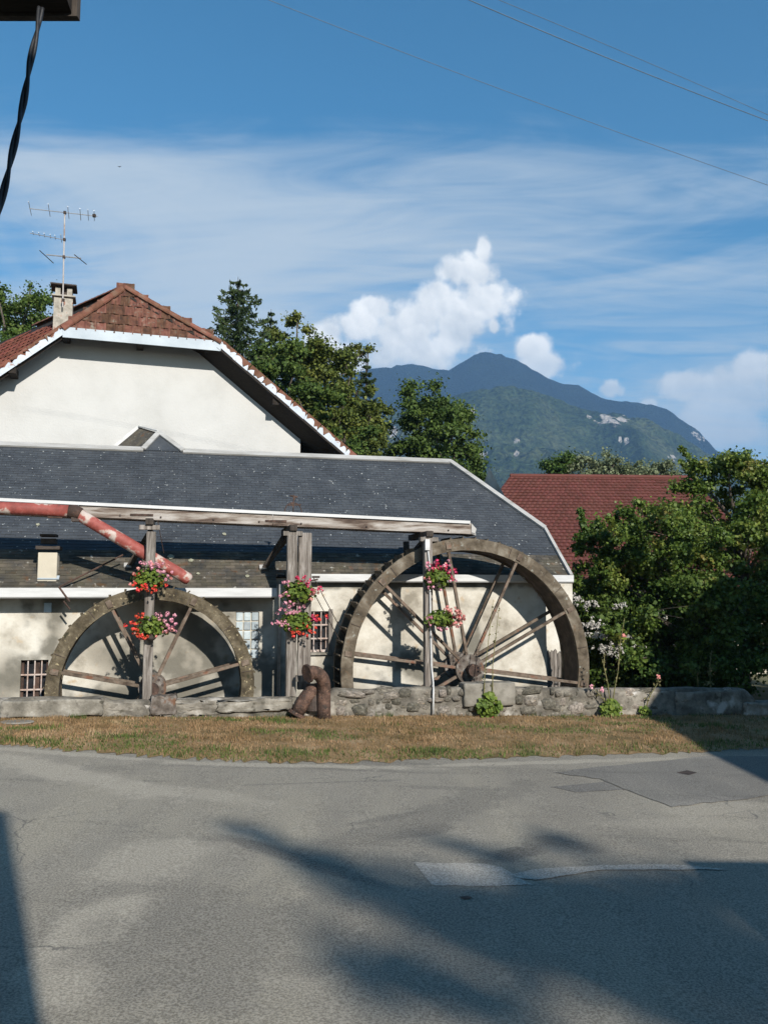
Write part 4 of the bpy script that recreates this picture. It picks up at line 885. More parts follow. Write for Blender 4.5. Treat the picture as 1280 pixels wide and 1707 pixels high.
k.build('spout', M['dull_white'], flume)
for x in (200, 268, 356, 432, 502, 611, 747):
    s = hb(x, 866, TF0)[0]; k = MB(); k.box(B(s, TF0-.012, fh(s)-FD+.07), .035, .03, .035, (U, NN, ZZ)); k.build('bolt', M['iron'], flume)
for x in (236, 460):
    s = hb(x, 866, TF0)[0]; k = MB(); k.box(B(s, TF0-.008, fh(s)-FD+.10), .5, .02, .05, (U, NN, ZZ)); k.build('splice_plate', M['rust'], flume)
# trestles: front post, rear leg on the roof, cross beam
def top_at(s): return fh(s) - FD - .005
def post(px0, px1, ytop, ybot, t, depth, mt, nm='post', ybot_extra=0):
    a = hb((px0+px1)/2, ytop, t); b = hb((px0+px1)/2, ybot, t); w = (px1-px0)/F*np.linalg.norm(B(a[0], t, 3)-CAM)/1.0*.985
    k = MB(); k.box(B((a[0]+b[0])/2, t+depth/2, (a[1]+b[1])/2), w, depth, a[1]-b[1], (U, NN, ZZ)); o = k.build(nm, mt, flume); bevel(o, .015); return a, b
post(241, 256, 886, 1171, -.08, .18, M['wood_grey'])
post(478, 495, 892, 1162, -.12, .19, M['wood_grey'])
post(497, 519, 888, 1150, -.02, .13, M['wood_grey'], 'board')
post(708, 722, 894, 1146, -.08, .18, M['wood_grey'])
def legs(xf, xr, ytopf, ytopr, footy, lean=0):
    sf, sr = hb(xf, ytopf, 0)[0], None
    # cross beam under the flume
    s0 = sf; h = top_at(s0) - .075
    k = MB(); k.bar(B(s0, -.14, h), B(s0, 1.5, h), .17, .14); bevel(k.build('cross_beam', M['wood_dark'], flume), .01)
    k = MB(); k.bar(B(s0-.22, .0, h-.125), B(s0+.22, .0, h-.125), .15, .10, up=ZZ); k.build('bolster', M['wood_grey'], flume)
    foot = rp(xr, footy, .0); fs = float((foot-O) @ U); ft = float((foot-O) @ NN)
    k = MB(); k.bar(foot - ZZ*.05, B(s0, ft, h-.06) if lean == 0 else B(s0, ft-.3, h-.06), .13, .13, up=NN); k.build('rear_leg', M['wood_dark'], flume)
    k = MB(); k.bar(foot + ZZ*.02 + U*.05, B(s0+.06, .45, h-.07), .07, .09, up=NN); k.build('brace', M['wood_dark'], flume)
    k = MB(); k.bar(B(s0+.01, .06, h-.72), B(s0+.01, .62, h-.07), .07, .09, up=U); k.build('brace', M['wood_dark'], flume)
    k = MB(); k.box(foot + SLN*.05, .17, .04, .14, (U, SLN, SLD)); k.build('foot_plate', M['dull_white'], flume)
legs(249, 213, 886, 868, 945); legs(488, 438, 892, 872, 948, 1); legs(714, 678, 894, 884, 930)
# sluice hoop on top
k = MB(); c0 = hb(488, 852, .7)
for x0, x1 in ((474, 503),):
    a = B(hb(x0, 856, .55)[0], .55, fh(hb(x0, 856, .55)[0])-.05); b = B(hb(x1, 858, .95)[0], .95, fh(hb(x1, 858, .95)[0])-.05)
sluice = empty('sluice_frame', B(c0[0], .7, fh(c0[0]))); tag(sluice, 'small rusty iron sluice frame standing on top of flume', 'sluice gate')
sm0 = hb(474, 857, .6)[0]; sm1 = hb(503, 857, .6)[0]; hh = fh((sm0+sm1)/2)
arc = [B(sm0 + (sm1-sm0)*(.5-.5*math.cos(a_)), .6, hh - .06 + .34*math.sin(a_)**.6) for a_ in np.linspace(0.02, math.pi-.02, 11)]
k = MB(); k.tube(arc, .014, 6); k.build('hoop', M['rust'], sluice, smooth=True)
k = MB(); k.tube([B((sm0+sm1)/2, .6, hh-.1), B((sm0+sm1)/2+.01, .6, hh+.47)], .014, 6); k.build('screw_rod', M['rust'], sluice)
k = MB(); k.bar(B(sm0+.10, .6, hh+.22), B(sm1-.02, .6, hh+.24), .02, .03); k.box(B((sm0+sm1)/2-.02, .6, hh+.26), .07, .05, .06, (U, NN, ZZ)); k.build('cross_bar', M['rust'], sluice)
k = MB(); k.tube([B((sm0+sm1)/2-.08, .6, hh+.45), B((sm0+sm1)/2+.10, .6, hh+.42)], .022, 6); k.box(B((sm0+sm1)/2+.02, .6, hh+.40), .05, .04, .10, (U, NN, ZZ)); k.build('handle', M['rust'], sluice)

# red feed pipe: runs in from the left, bends and drops onto the small wheel
TP = .20
def pp(x, y, t=TP): s, h = hb(x, y, t); return B(s, t, h)
pipe = empty('feed_pipe', pp(128, 870)); tag(pipe, 'peeling dark red iron pipe with sloping chute feeding the smaller wheel', 'pipe')
k = MB(); k.tube([pp(-260, 836), pp(60, 849), pp(118, 852.5)], .135, 18); k.build('header_pipe', M['red_paint'], pipe, smooth=True)
k = MB(); k.tube([pp(114, 852.3), pp(124, 853.5), pp(134, 858)], [.152, .162, .148], 18); k.build('elbow', M['rust'], pipe, smooth=True)
ch_a, ch_b = pp(130, 857), pp(313, 965, .34)
k = MB(); d = (ch_b-ch_a)/np.linalg.norm(ch_b-ch_a); upv = np.cross(np.cross(d, NN), d); upv = np.array([0, 0, 1.0]) - d*d[2]; upv /= np.linalg.norm(upv); sdv = np.cross(d, upv)
segs = 14; prof = [(math.cos(a_)*.165, math.sin(a_)*.165) for a_ in np.linspace(0, 2*math.pi, 19)[:-1]]
k.tube([ch_a + (ch_b-ch_a)*f for f in np.linspace(0, 1, segs)] + [ch_b + d*.06 - upv*.01], [.138]*segs + [.108], 18); k.build('chute', M['red_paint'], pipe, smooth=True)
k = MB(); k.box(pp(126, 866), .16, .2, .10, (U, NN, ZZ)); k.build('flange', M['iron'], pipe)
k = MB(); k.box(pp(92, 862), .30, .08, .05, (U, NN, ZZ)); k.build('strap', M['rust'], pipe)

# ================================================================ waterwheels
def wheel(name, label, cx, cy, t0, t1, R, rw, spokes, phase, npad, mt, hub_r):
    s0, h0 = hb(cx, cy, t0); c0 = B(s0, t0, h0); root = empty(name, B(s0, (t0+t1)/2, h0 - R)); tag(root, label, 'waterwheel', 'waterwheels of the mill')
    th = .10
    for t in (t0, t1-th):
        k = MB(); n = 96
        k.ring(B(s0, t, h0), U, ZZ, NN, R-rw, R, th, n, .006); o = k.build('rim', mt, root)
        if t == t0:                           # joints between the felloes, iron cleats
            for i in range(12):
                a_ = 2*math.pi*(i+.3)/12; d_ = U*math.cos(a_) + ZZ*math.sin(a_)
                kk = MB(); kk.bar(B(s0, t-.006, h0) + d_*(R-rw*.92), B(s0, t-.006, h0) + d_*(R-rw*.1), .012, .016, up=NN); kk.build('joint_strap', M['iron'], o)
    k = MB(); k.ring(B(s0, t0+th, h0), U, ZZ, NN, R-rw+.015, R-rw+.05, t1-t0-2*th, 96, .0); k.build('sole', M['wheel_inside'], root)
    # paddles
    pm = None
    for i in range(npad):
        a_ = 2*math.pi*i/npad; d_ = U*math.cos(a_) + ZZ*math.sin(a_); e_ = -U*math.sin(a_) + ZZ*math.cos(a_)
        if pm is None:
            k = MB(); k.box((0, 0, 0), rw+.03, .030, t1-t0-2*th-.01); ob = k.build('paddle', mt, None); pm = ob.data
        else: ob = bpy.data.objects.new('paddle', pm); col.objects.link(ob)
        tilt = -.45
        x_ = d_*math.cos(tilt) + e_*math.sin(tilt); y_ = np.cross(NN, x_); loc = B(s0, (t0+t1)/2, h0) + d_*(R - rw/2 + .05)
        ob.parent = root; ob.matrix_parent_inverse = PM[root.name].inverted(); ob.matrix_basis = basis(x_, y_, NN, loc)
    # spokes, near and far
    for t, w_ in ((t0+.02, .0), (t1-.10, .0)):
        for i in range(spokes):
            a_ = R_(phase) + 2*math.pi*i/spokes; d_ = U*math.cos(a_) + ZZ*math.sin(a_)
            k = MB(); k.bar(B(s0, t+.04, h0) + d_*(hub_r*.55), B(s0, t+.04, h0) + d_*(R-rw*.45), .07, .085, up=NN); bevel(k.build('spoke', M['spoke_wood'], root), .008)
            k = MB(); k.box(B(s0, t-.025, h0) + d_*(R-rw*.5), .17, .05, .12, (d_, NN, np.cross(d_, NN))); k.build('spoke_bracket', M['spoke_wood'], root)
    # hub discs with bolt holes and the axle
    for t in (t0-.03, t1-.13):
        k = MB(); k.ring(B(s0, t, h0), U, ZZ, NN, .05, hub_r, .09, 28, .0); hub = k.build('hub', M['hub'], root)
        for i in range(10):
            a_ = 2*math.pi*(i+.5)/10; d_ = U*math.cos(a_) + ZZ*math.sin(a_); kk = MB(); p_ = B(s0, t-.004, h0) + d_*hub_r*.76
            kk.tube([p_ - NN*.004, p_ + NN*.03], .030, 8); kk.build('bolt_hole', M['iron'], hub)
    k = MB(); k.tube([B(s0, t0-.34, h0), B(s0, t0-.20, h0), B(s0, t0-.19, h0), B(s0, T_WALL+.1, h0)], [.15, .15, .12, .12], 16); k.build('axle', M['rust'], root)
    return s0, h0
SW = wheel('waterwheel', 'smaller mossy waterwheel at left beneath the sloping red chute', 254, 1148, .34, .92, 2.23, .285, 7, 14.5, 40, M['wheel_mossy'], .30)
BW = wheel('waterwheel', 'large weathered waterwheel at right with open buckets and ten spokes', 783, 1116, .36, 1.33, 3.18, .29, 10, -8, 62, M['wheel_wood'], .36)

# ================================================================ low wall of rubble before the wheels
lw = empty('low_stone_wall', B(-2, -.1, -.2)); tag(lw, 'low rubble stone wall with rough slabs between verge and wheels', 'wall')
WT = [(-30, 1166), (90, 1166), (178, 1164), (182, 1170), (300, 1168), (480, 1164), (540, 1166), (560, 1150), (600, 1152), (700, 1147), (860, 1148), (1000, 1150), (1120, 1148), (1245, 1150), (1262, 1166)]
wts = [hb(x, y, WF)[0] for x, y in WT]; wth = [hb(x, y, WF)[1] for x, y in WT]
def wtop(s): return float(np.interp(s, wts, wth))
def wbase(s): return gz(float(B(s, WF, 0)[0]))
SW0, SW1 = -13.0, wts[-1]
def core():
    xs = np.arange(SW0, SW1+.01, .09); V = []; rows = 10
    n = len(xs)
    prof = []
    for i, s in enumerate(xs):
        top = wtop(s) + (float(fbm(s*2.1, 1.3, 4, 4))-.45)*.07; base = wbase(s) - .25
        pts = []
        for j in range(7):
            f = j/6; h = base + (top-.05-base)*f; t = WF + .03 + (float(fbm(s*3.1, h*4.3, 4, 6))-.45)*.10 - (1-f)*.03
            pts.append(B(s, t, h))
        pts.append(B(s, WF+.07, top)); pts.append(B(s, WF+.28, top+.012)); pts.append(B(s, .14, top-.02)); pts.append(B(s, .17, -3.0))
        prof.append(pts)
    m_ = len(prof[0]); V = [p for pts in prof for p in pts]
    Fc = [(i*m_+j, (i+1)*m_+j, (i+1)*m_+j+1, i*m_+j+1) for i in range(n-1) for j in range(m_-1)]
    mb = MB(); mb.add(V, Fc + [tuple(range(m_)), tuple(reversed(range((n-1)*m_, n*m_)))]); return mb.build('core', M['mortar'], lw, smooth=True)
core()
def stone_mesh(seed, nm='stone'):
    r = random.Random(seed); bm = bmesh.new(); bmesh.ops.create_cube(bm, size=1.0); bmesh.ops.bevel(bm, geom=list(bm.edges), offset=.22, segments=1, affect='EDGES', profile=.6)
    for v in bm.verts: v.co += Vector((r.uniform(-.09, .09), r.uniform(-.07, .07), r.uniform(-.09, .09)))
    me = bpy.data.meshes.new(nm); bm.to_mesh(me); bm.free(); me.materials.append(M['stone']); me.polygons.foreach_set('use_smooth', [True]*len(me.polygons)); return me
STM = [stone_mesh(i) for i in range(9)]
def put_stone(s, h, w, hh, dp, proud, rot=0.0, me=None, nm='stone', t=None):
    o = bpy.data.objects.new(nm, me or rng.choice(STM)); col.objects.link(o)
    a_ = rot; x_ = U*math.cos(a_) + ZZ*math.sin(a_); z_ = -U*math.sin(a_) + ZZ*math.cos(a_)
    loc = B(s, (WF + dp/2 - proud) if t is None else t, h)
    o.parent = lw; o.matrix_parent_inverse = PM[lw.name].inverted(); o.matrix_basis = basis(x_*w, NN*dp, z_*hh, loc); return o
rub0, rub1 = hb(556, 1170, WF)[0], hb(1008, 1170, WF)[0]
s = rub0 - .3
hrow = 0
rows_ = 4
for rrow in range(rows_):
    s = SW0 if rrow < 1 else rub0 - .2
    s = rub0 - .25
    while s < SW1 - .05:
        smooth_zone = s > rub1
        w = rng.choice((rng.uniform(.10, .22), rng.uniform(.2, .5))) if not smooth_zone else rng.uniform(.2, .6)
        b0 = wbase(s) + .0; tp = wtop(s) + .0; rh = (tp - b0)/rows_
        if rng.random() < (.70 if not smooth_zone else .38):
            put_stone(s + w/2, b0 + rh*(rrow+.5) + rng.uniform(-.045, .045), w*rng.uniform(.8, 1.05), rh*rng.uniform(.6, 1.35), rng.uniform(.16, .3), rng.uniform(-.03, .05) if not smooth_zone else rng.uniform(-.02, .02), rng.uniform(-.14, .14))
        s += w
# large cut slabs at the left
def slab_stone(x0, y0, x1, y1, proud, depth=.46, mt='stone_smooth', seed=1, nm='slab', rag=.02):
    a = hb(x0, y1, WF); b = hb(x1, y0, WF); r = random.Random(seed)
    bm = bmesh.new(); nx, nz, nd = 12, 4, 3
    bmesh.ops.create_cube(bm, size=1.0); bmesh.ops.subdivide_edges(bm, edges=list(bm.edges), cuts=5, use_grid_fill=True)
    bmesh.ops.bevel(bm, geom=[e for e in bm.edges if e.is_manifold and e.calc_face_angle(0) > 1], offset=.03, segments=1, affect='EDGES')
    W_, H_, D_ = b[0]-a[0], b[1]-a[1], depth; me = bpy.data.meshes.new(nm); ctr = B((a[0]+b[0])/2, WF + D_/2 - proud, (a[1]+b[1])/2)
    for v in bm.verts:
        p = v.co.copy(); n3 = (r.uniform(-1, 1)*rag, r.uniform(-1, 1)*rag*.7, r.uniform(-1, 1)*rag)
        q = U*(p.x*W_ + n3[0]) + NN*(p.y*D_ + n3[1]) + ZZ*(p.z*H_ + n3[2]); v.co = Vector(q)
    bm.to_mesh(me); bm.free(); me.materials.append(M[mt]); me.polygons.foreach_set('use_smooth', [True]*len(me.polygons))
    o = bpy.data.objects.new(nm, me); col.objects.link(o); o.location = tuple(ctr); adopt(o, lw); return o
slab_stone(-170, 1160, -14, 1206, .02, seed=3)
slab_stone(1, 1164, 172, 1197, .10, seed=4, rag=.016)
slab_stone(174, 1173, 262, 1196, -.03, seed=5, rag=.04)
slab_stone(264, 1168, 366, 1194, .0, seed=6, rag=.045)
slab_stone(360, 1165, 486, 1188, .05, seed=7, rag=.04)
slab_stone(488, 1170, 558, 1194, .0, seed=8)
slab_stone(772, 1137, 856, 1178, .10, .42, 'concrete', 9, 'bearing_block', .008)
slab_stone(1010, 1151, 1125, 1194, .0, seed=11); slab_stone(1128, 1151, 1236, 1196, .01, seed=12); slab_stone(1240, 1170, 1290, 1197, .12, seed=13)
slab_stone(250, 1160, 294, 1192, .05, .42, 'hub', 10, 'bearing_block', .035)
for x, y, w, h in ((300, 1195, .3, .2), (340, 1200, .24, .14), (590, 1158, .5, .16), (568, 1186, .2, .2), (600, 1184, .36, .26), (650, 1160, .4, .2), (690, 1180, .34, .24), (740, 1185, .3, .22), (880, 1185, .4, .2), (915, 1175, .36, .28), (960, 1182, .4, .26), (30, 1203, .5, .12), (110, 1201, .4, .1)):
    q = hb(x, y, WF); put_stone(q[0], q[1], w, h, .26, .045, rng.uniform(-.1, .1))
# flat stone lying in the turf
g = ground(28, 1213); k = MB(); ring = [g + np.array([math.cos(a_)*.33, math.sin(a_)*.22, .085]) * np.array([1, 1, 1]) for a_ in np.linspace(0, 2*math.pi, 17)[:-1]]
k.prism(ring, (0, 0, .035)); o = k.build('flat_stone', M['concrete']); bevel(o, .012); tag(o, 'flat round pale stone lying in the turf at far left', 'stone')

# ---------------------------------------------------------------- rusty elbow pipes by the wall
ei = empty('iron_elbow', ground(540, 1200)); tag(ei, 'tall rusty iron pipe elbow standing upright on the turf', 'pipe')
def ez(x, y, t): s, h = hb(x, y, t); return B(s, t, h)
TT = -.55
k = MB(); arc = [ez(540, 1202, TT), ez(540, 1180, TT), ez(540, 1160, TT)] + [ez(521 + 19*math.cos(a_), 1143 - 22*math.sin(a_), TT - .12*a_) for a_ in np.linspace(0, 1.95, 11)]
k.tube(arc, .148, 20); k.build('bend', M['rust_light'], ei, smooth=True)
k = MB(); d_ = arc[-1]-arc[-2]; d_ /= np.linalg.norm(d_); k.tube([arc[-1] - d_*.02, arc[-1] + d_*.045], .205, 20); bevel(k.build('flange', M['rust_light'], ei), .012)
k = MB(); k.tube([ez(541, 1202, TT), ez(541, 1197, TT)], .19, 20); bevel(k.build('foot_flange', M['rust_light'], ei), .012)
el = empty('iron_elbow', ground(505, 1196)); tag(el, 'short rusty iron pipe piece lying slanted beside the taller elbow', 'pipe')
k = MB(); arc = [ez(496, 1188, -.44), ez(502, 1177, -.44), ez(508, 1166, -.43), ez(514, 1158, -.41), ez(521, 1152, -.38), ez(529, 1150, -.34)]
k.tube(arc, .155, 18); k.build('bend', M['rust_light'], el, smooth=True)
k = MB(); d_ = arc[0]-arc[1]; d_ /= np.linalg.norm(d_); k.tube([arc[0] - d_*.0, arc[0] + d_*.08], .20, 20); bevel(k.build('flange', M['rust_light'], el), .012)
k = MB(); k.tube([ez(524, 1140, -.3), ez(524, 1185, -.34)], .19, 20); k.build('collar', M['iron'], el)
k = MB(); k.box(ez(506, 1131, -.3), .36, .16, .12, (U, NN, ZZ)); k.build('bracket', M['wood_grey'], el)

# white hose down the right post
k = MB(); k.tube([ez(713, 900, -.115), ez(713, 915, -.115), ez(716, 940, -.11), ez(717, 1000, -.11), ez(718, 1060, -.11), ez(719, 1110, -.11), ez(722, 1138, -.14), ez(722.5, 1150, WF-.06), ez(722, 1190, WF-.08)], .022, 8)
o = k.build('drain_hose', M['white_metal'], smooth=True); tag(o, 'thin white drain hose running down the right flume post', 'hose')
k = MB(); k.box(ez(712, 908, -.14), .11, .07, .26, (U, NN, ZZ)); k.build('hose_funnel', M['white_metal'], o)
# cables from middle post to big wheel
for i, (a, b, lb) in enumerate((((522, 962), (575, 1062), 'upper thin dark cable slanting from middle post to large wheel'), ((514, 972), (572, 1078), 'lower thin dark cable slanting from middle post to large wheel'))):
    k = MB(); k.tube([ez(*a, .05), ez(*b, .9)], .010, 5); o = k.build('guy_cable', M['iron']); tag(o, lb, 'cable', 'cables from the middle post')
k = MB(); k.tube([ez(263, 868, .2), ez(273, 922, .6)], .008, 5); o = k.build('pull_wire', M['rust']); tag(o, 'thin rusty wire hanging below the flume beside left post', 'wire')
k = MB(); k.bar(ez(520, 962, .0), ez(533, 962, .0), .03, .05); k.bar(ez(519, 968, .0), ez(530, 966, .0), .03, .04); o = k.build('iron_hook', M['iron']); tag(o, 'small dark iron hook on the middle post above window', 'hook')

# ================================================================ flower baskets on the posts
def quads(P, Nrm, size, asp=1.0, fold=False):
    """n diamond leaves centred at P with normals Nrm"""
    n = len(P); Nrm = Nrm/np.linalg.norm(Nrm, axis=1, keepdims=True); r = nrg.normal(size=(n, 3)); a = np.cross(Nrm, r); a /= np.linalg.norm(a, axis=1, keepdims=True); b = np.cross(Nrm, a)
    s = np.asarray(size).reshape(-1, 1)*np.ones((n, 1)); bow = Nrm*s*.18
    V = np.stack([P - a*s, P + b*s*asp*.62 + bow, P + a*s, P - b*s*asp*.62 + bow], 1).reshape(-1, 3)
    return V, np.arange(4*n).reshape(-1, 4)
def basket(x, y, t, wpx, hpx, label, mix, seed, bias=0):
    r = np.random.default_rng(seed); c = ez(x, y, t); m_ = np.linalg.norm(c-CAM)/F; w, h = wpx*m_/2*1.08, hpx*m_/2*1.05
    root = empty('flower_basket', c - ZZ*h); tag(root, label, 'flower basket', 'geranium baskets on the flume posts')
    k = MB(); pr = [(.07, -.24), (.11, -.20), (.14, -.06), (.13, -.04)]
    n = 14; b = len(k.v)
    for rr, zz in pr:
        for j in range(n): a_ = 2*math.pi*j/n; k.v.append(tuple(c + U*math.cos(a_)*rr + NN*math.sin(a_)*rr + ZZ*(zz - h*.25)))
    for i in range(len(pr)-1):
        for j in range(n): k.f.append((i*n+j, i*n+(j+1) % n, (i+1)*n+(j+1) % n, (i+1)*n+j)); k.mi.append(0)
    k.f.append(tuple(range(n))); k.mi.append(0); k.build('pot', M['pot'], root)
    # leaves
    K = 520; D = r.normal(size=(K, 3)); D /= np.linalg.norm(D, axis=1, keepdims=True); rad = r.random(K)**.45
    ax = np.array([w*.86, .30, h*.80]); loc = D*ax*rad[:, None]; loc[:, 2] -= np.abs(loc[:, 0])*.18; P = c + loc[:, :1]*U + loc[:, 1:2]*NN + loc[:, 2:]*ZZ
    nrm = D[:, :1]*U + D[:, 1:2]*NN + D[:, 2:]*ZZ + r.normal(size=(K, 3))*.5 + ZZ*.4
    V, Fc = quads(P, nrm, r.uniform(.030, .056, K), 1.5); np_mesh('foliage', V, Fc, M['geranium_leaf'], root)
    # flower heads: little balls of petals on the outside
    for (mn, cnt, reg) in mix:
        Vs = []; cnt = int(cnt*2.1)
        for i in range(cnt):
            th = r.uniform(reg[0], reg[1]); el = r.uniform(-.45, 1.0); f = r.uniform(.86, 1.16)
            dx = math.cos(R_(th)); dz = math.sin(R_(th)); dy = -abs(r.normal(.55, .3))
            d = np.array([dx, dy, dz])*r.uniform(.55, 1.0); d /= max(1, np.linalg.norm(d)/1.15); f *= r.uniform(.85, 1.25)
            cc = c + U*d[0]*w*f + NN*d[1]*.36*f + ZZ*d[2]*h*f
            kk = 11; DD = r.normal(size=(kk, 3)); DD /= np.linalg.norm(DD, axis=1, keepdims=True)
            V, _ = quads(cc + DD*r.uniform(.020, .040), DD + r.normal(size=(kk, 3))*.3, r.uniform(.018, .030, kk), 1.5); Vs.append(V)
        V = np.concatenate(Vs); np_mesh('blossoms', V, np.arange(len(V)).reshape(-1, 4), M[mn], root)
basket(249, 962, -.22, 62, 44, 'upper flower basket on left post, red geraniums with pink on top', [('petal_red', 13, (150, 330)), ('petal_pink', 11, (-30, 120)), ('petal_salmon', 5, (0, 360))], 1)
basket(252, 1043, -.22, 66, 42, 'lower flower basket on left post, red and pale pink geraniums before spokes', [('petal_red', 15, (110, 260)), ('petal_pink', 12, (-40, 80)), ('petal_salmon', 4, (180, 360))], 2)
basket(497, 986, -.25, 64, 46, 'upper flower basket on middle post, mostly leaves with crimson blooms', [('petal_crimson', 6, (20, 100)), ('petal_pink', 6, (120, 260)), ('petal_salmon', 7, (-50, 20)), ('petal_crimson', 3, (0, 20))], 3)
basket(493, 1034, -.25, 66, 44, 'lower flower basket on middle post, pink left and orange red blooms', [('petal_pink', 14, (70, 250)), ('petal_red', 12, (250, 380)), ('petal_crimson', 5, (-10, 40))], 4)
basket(729, 962, -.22, 52, 46, 'upper flower basket on right post, crimson geraniums before the big rim', [('petal_crimson', 12, (-20, 140)), ('petal_pink', 9, (0, 360)), ('petal_salmon', 4, (60, 200))], 5)
basket(735, 1030, -.22, 64, 36, 'lower flower basket on right post, salmon and pale pink geraniums', [('petal_salmon', 20, (-60, 80)), ('petal_pink', 5, (120, 300)), ('petal_crimson', 2, (0, 60))], 6)

# ================================================================ red roofed barn at right
barn = empty('barn', atz(1000, 1110, 40)); tag(barn, 'barn with wide dull red tiled roof beyond the wheels', 'barn')
BRA = R_(1.2); BU = np.array([math.cos(BRA), math.sin(BRA), 0]); BN = np.array([-math.sin(BRA), math.cos(BRA), 0])
rl, rr_ = atz(850, 795, 41.0), None; rr_ = hit(1152, 798, rl, BN)
ev = 3.15; run = 6.6
el_ = rl - BN*run - ZZ*(rl[2]-ev) - BU*4.6; er_ = rr_ - BN*run - ZZ*(rl[2]-ev) + BU*1.5
k = MB(); k.prism([rl - ZZ*.06, rr_ - ZZ*.06, er_ - ZZ*.06, el_ - ZZ*.06], -ZZ*.12); k.prism([rl - ZZ*.06, rr_ - ZZ*.06, rr_ + BN*run - ZZ*(rl[2]-ev), rl + BN*run - ZZ*(rl[2]-ev)], -ZZ*.12); broof = k.build('roof', M['soffit'], barn)
def barn_tiles():
    V = []; Fc = []; rows = 34; w = .24
    for j in range(rows):
        f0, f1 = j/rows, (j+1.18)/rows
        a0, a1 = el_ + (rl-el_)*f0, el_ + (rl-el_)*min(f1, 1); b0, b1 = er_ + (rr_-er_)*f0, er_ + (rr_-er_)*min(f1, 1)
        ln = np.linalg.norm(b0-a0); n = int(ln/w); sl = (a1-a0)/np.linalg.norm(a1-a0); nm = np.cross(BU, sl)
        for i in range(n):
            g0, g1 = i/n, (i+.97)/n; k_ = rng.uniform(0, .02)
            p0 = a0 + (b0-a0)*g0 + nm*(.075+k_); p1 = a0 + (b0-a0)*g1 + nm*(.075+k_); p2 = a1 + (b1-a1)*g1 + nm*.02; p3 = a1 + (b1-a1)*g0 + nm*.02
            pm = (p0+p1)/2 + nm*.03; pm2 = (p2+p3)/2 + nm*.03
            b = len(V); V += [p0, pm, p1, p2, pm2, p3, p0 - nm*.06, p1 - nm*.06]; Fc += [(b, b+1, b+4, b+5), (b+1, b+2, b+3, b+4), (b+6, b+7, b+2, b+1), (b+6, b+1, b, b)]
    me = bpy.data.meshes.new('roof_tiles'); me.from_pydata([tuple(v) for v in V], [], [tuple(dict.fromkeys(f)) for f in Fc]); me.materials.append(M['barn_tile']); o = bpy.data.objects.new('roof_tiles', me); col.objects.link(o); adopt(o, broof); tag(o, kind='stuff')
barn_tiles()
k = MB(); k.tube([rl + ZZ*.05, rr_ + ZZ*.05], .12, 8); k.build('ridge', M['barn_tile'], broof)
k = MB(); wa, wb_ = el_ + BN*.8 + BU*.8, er_ + BN*.8 - BU*.8
dp = BN*(2*run - 1.6)
k.add([(wa[0], wa[1], -1), (wb_[0], wb_[1], -1), (wb_[0], wb_[1], ev+.6), (wa[0], wa[1], ev+.6)], [(0, 1, 2, 3)])
for q in (wa, wb_): k.add([(q[0], q[1], -1), (q[0]+dp[0], q[1]+dp[1], -1), (q[0]+dp[0], q[1]+dp[1], ev+.6), (q[0]+dp[0]/2, q[1]+dp[1]/2, rl[2]-.3), (q[0], q[1], ev+.6)], [(0, 1, 2, 3, 4)])
k.build('wall', M['plaster_beige'], barn)
# board fence before the barn
fn = empty('board_fence', atz(925, 1110, 32)); tag(fn, 'weathered grey board fence between mill and trees', 'fence')
fz = 23.1; a = atz(900, 1150, fz); b = atz(948, 1150, fz); nb_ = 8; gzz = gz(a[0])
for i in range(nb_):
    p = a + (b-a)*(i+.5)/nb_; k = MB(); w_ = np.linalg.norm(b-a)/nb_; hgt = atz(900, 1083, fz)[2] + rng.uniform(-.05, .05)
    k.add([(p[0]-w_*.45, p[1], -.4), (p[0]+w_*.45, p[1], -.4), (p[0]+w_*.45, p[1], hgt-.06), (p[0], p[1], hgt), (p[0]-w_*.45, p[1], hgt-.06)], [(0, 1, 2, 3, 4)])
    o = k.build('picket', M['wood_grey'], fn); sm_ = o.modifiers.new('s', 'SOLIDIFY'); sm_.thickness = .025
for yy in (1094, 1125):
    k = MB(); k.bar(atz(900, yy, fz+.06), atz(948, yy, fz+.06), .04, .07); k.build('rail', M['wood_grey'], fn)

# ================================================================ trees
def crown_leaves(clumps, n, size, seed, up=.35):
    """clumps: list of (centre, radius vec); leaves thin out from the middle of each spray"""
    r = np.random.default_rng(seed); C_ = np.array([c for c, _ in clumps]); Rd = np.array([q for _, q in clumps])
    vol = np.prod(Rd, axis=1)**.67 * r.uniform(.5, 1.5, len(C_)); idx = r.choice(len(C_), n, p=vol/vol.sum())
    D = r.normal(size=(n, 3)); D /= np.linalg.norm(D, axis=1, keepdims=True); rad = np.abs(r.normal(0, .62, n)) + .12
    P = C_[idx] + D*Rd[idx]*rad[:, None]; nrm = D*.8 + r.normal(size=(n, 3))*.8 + np.array([0, 0, up])
    return quads(P, nrm, r.uniform(size*.45, size*1.5, n), 1.3)
def limb(mb, a, b, r0, r1, r, kink=.08, n=6):
    a = np.array(a); b = np.array(b); ln = np.linalg.norm(b-a); pts = []
    for i in range(n):
        f = i/(n-1); pts.append(a + (b-a)*f + np.array([r.uniform(-1, 1), r.uniform(-1, 1), r.uniform(-.4, .4)])*ln*kink*(f*(1-f)*4 if i else 0))
    mb.tube(pts, [r0 + (r1-r0)*i/(n-1) for i in range(n)], 7); return pts
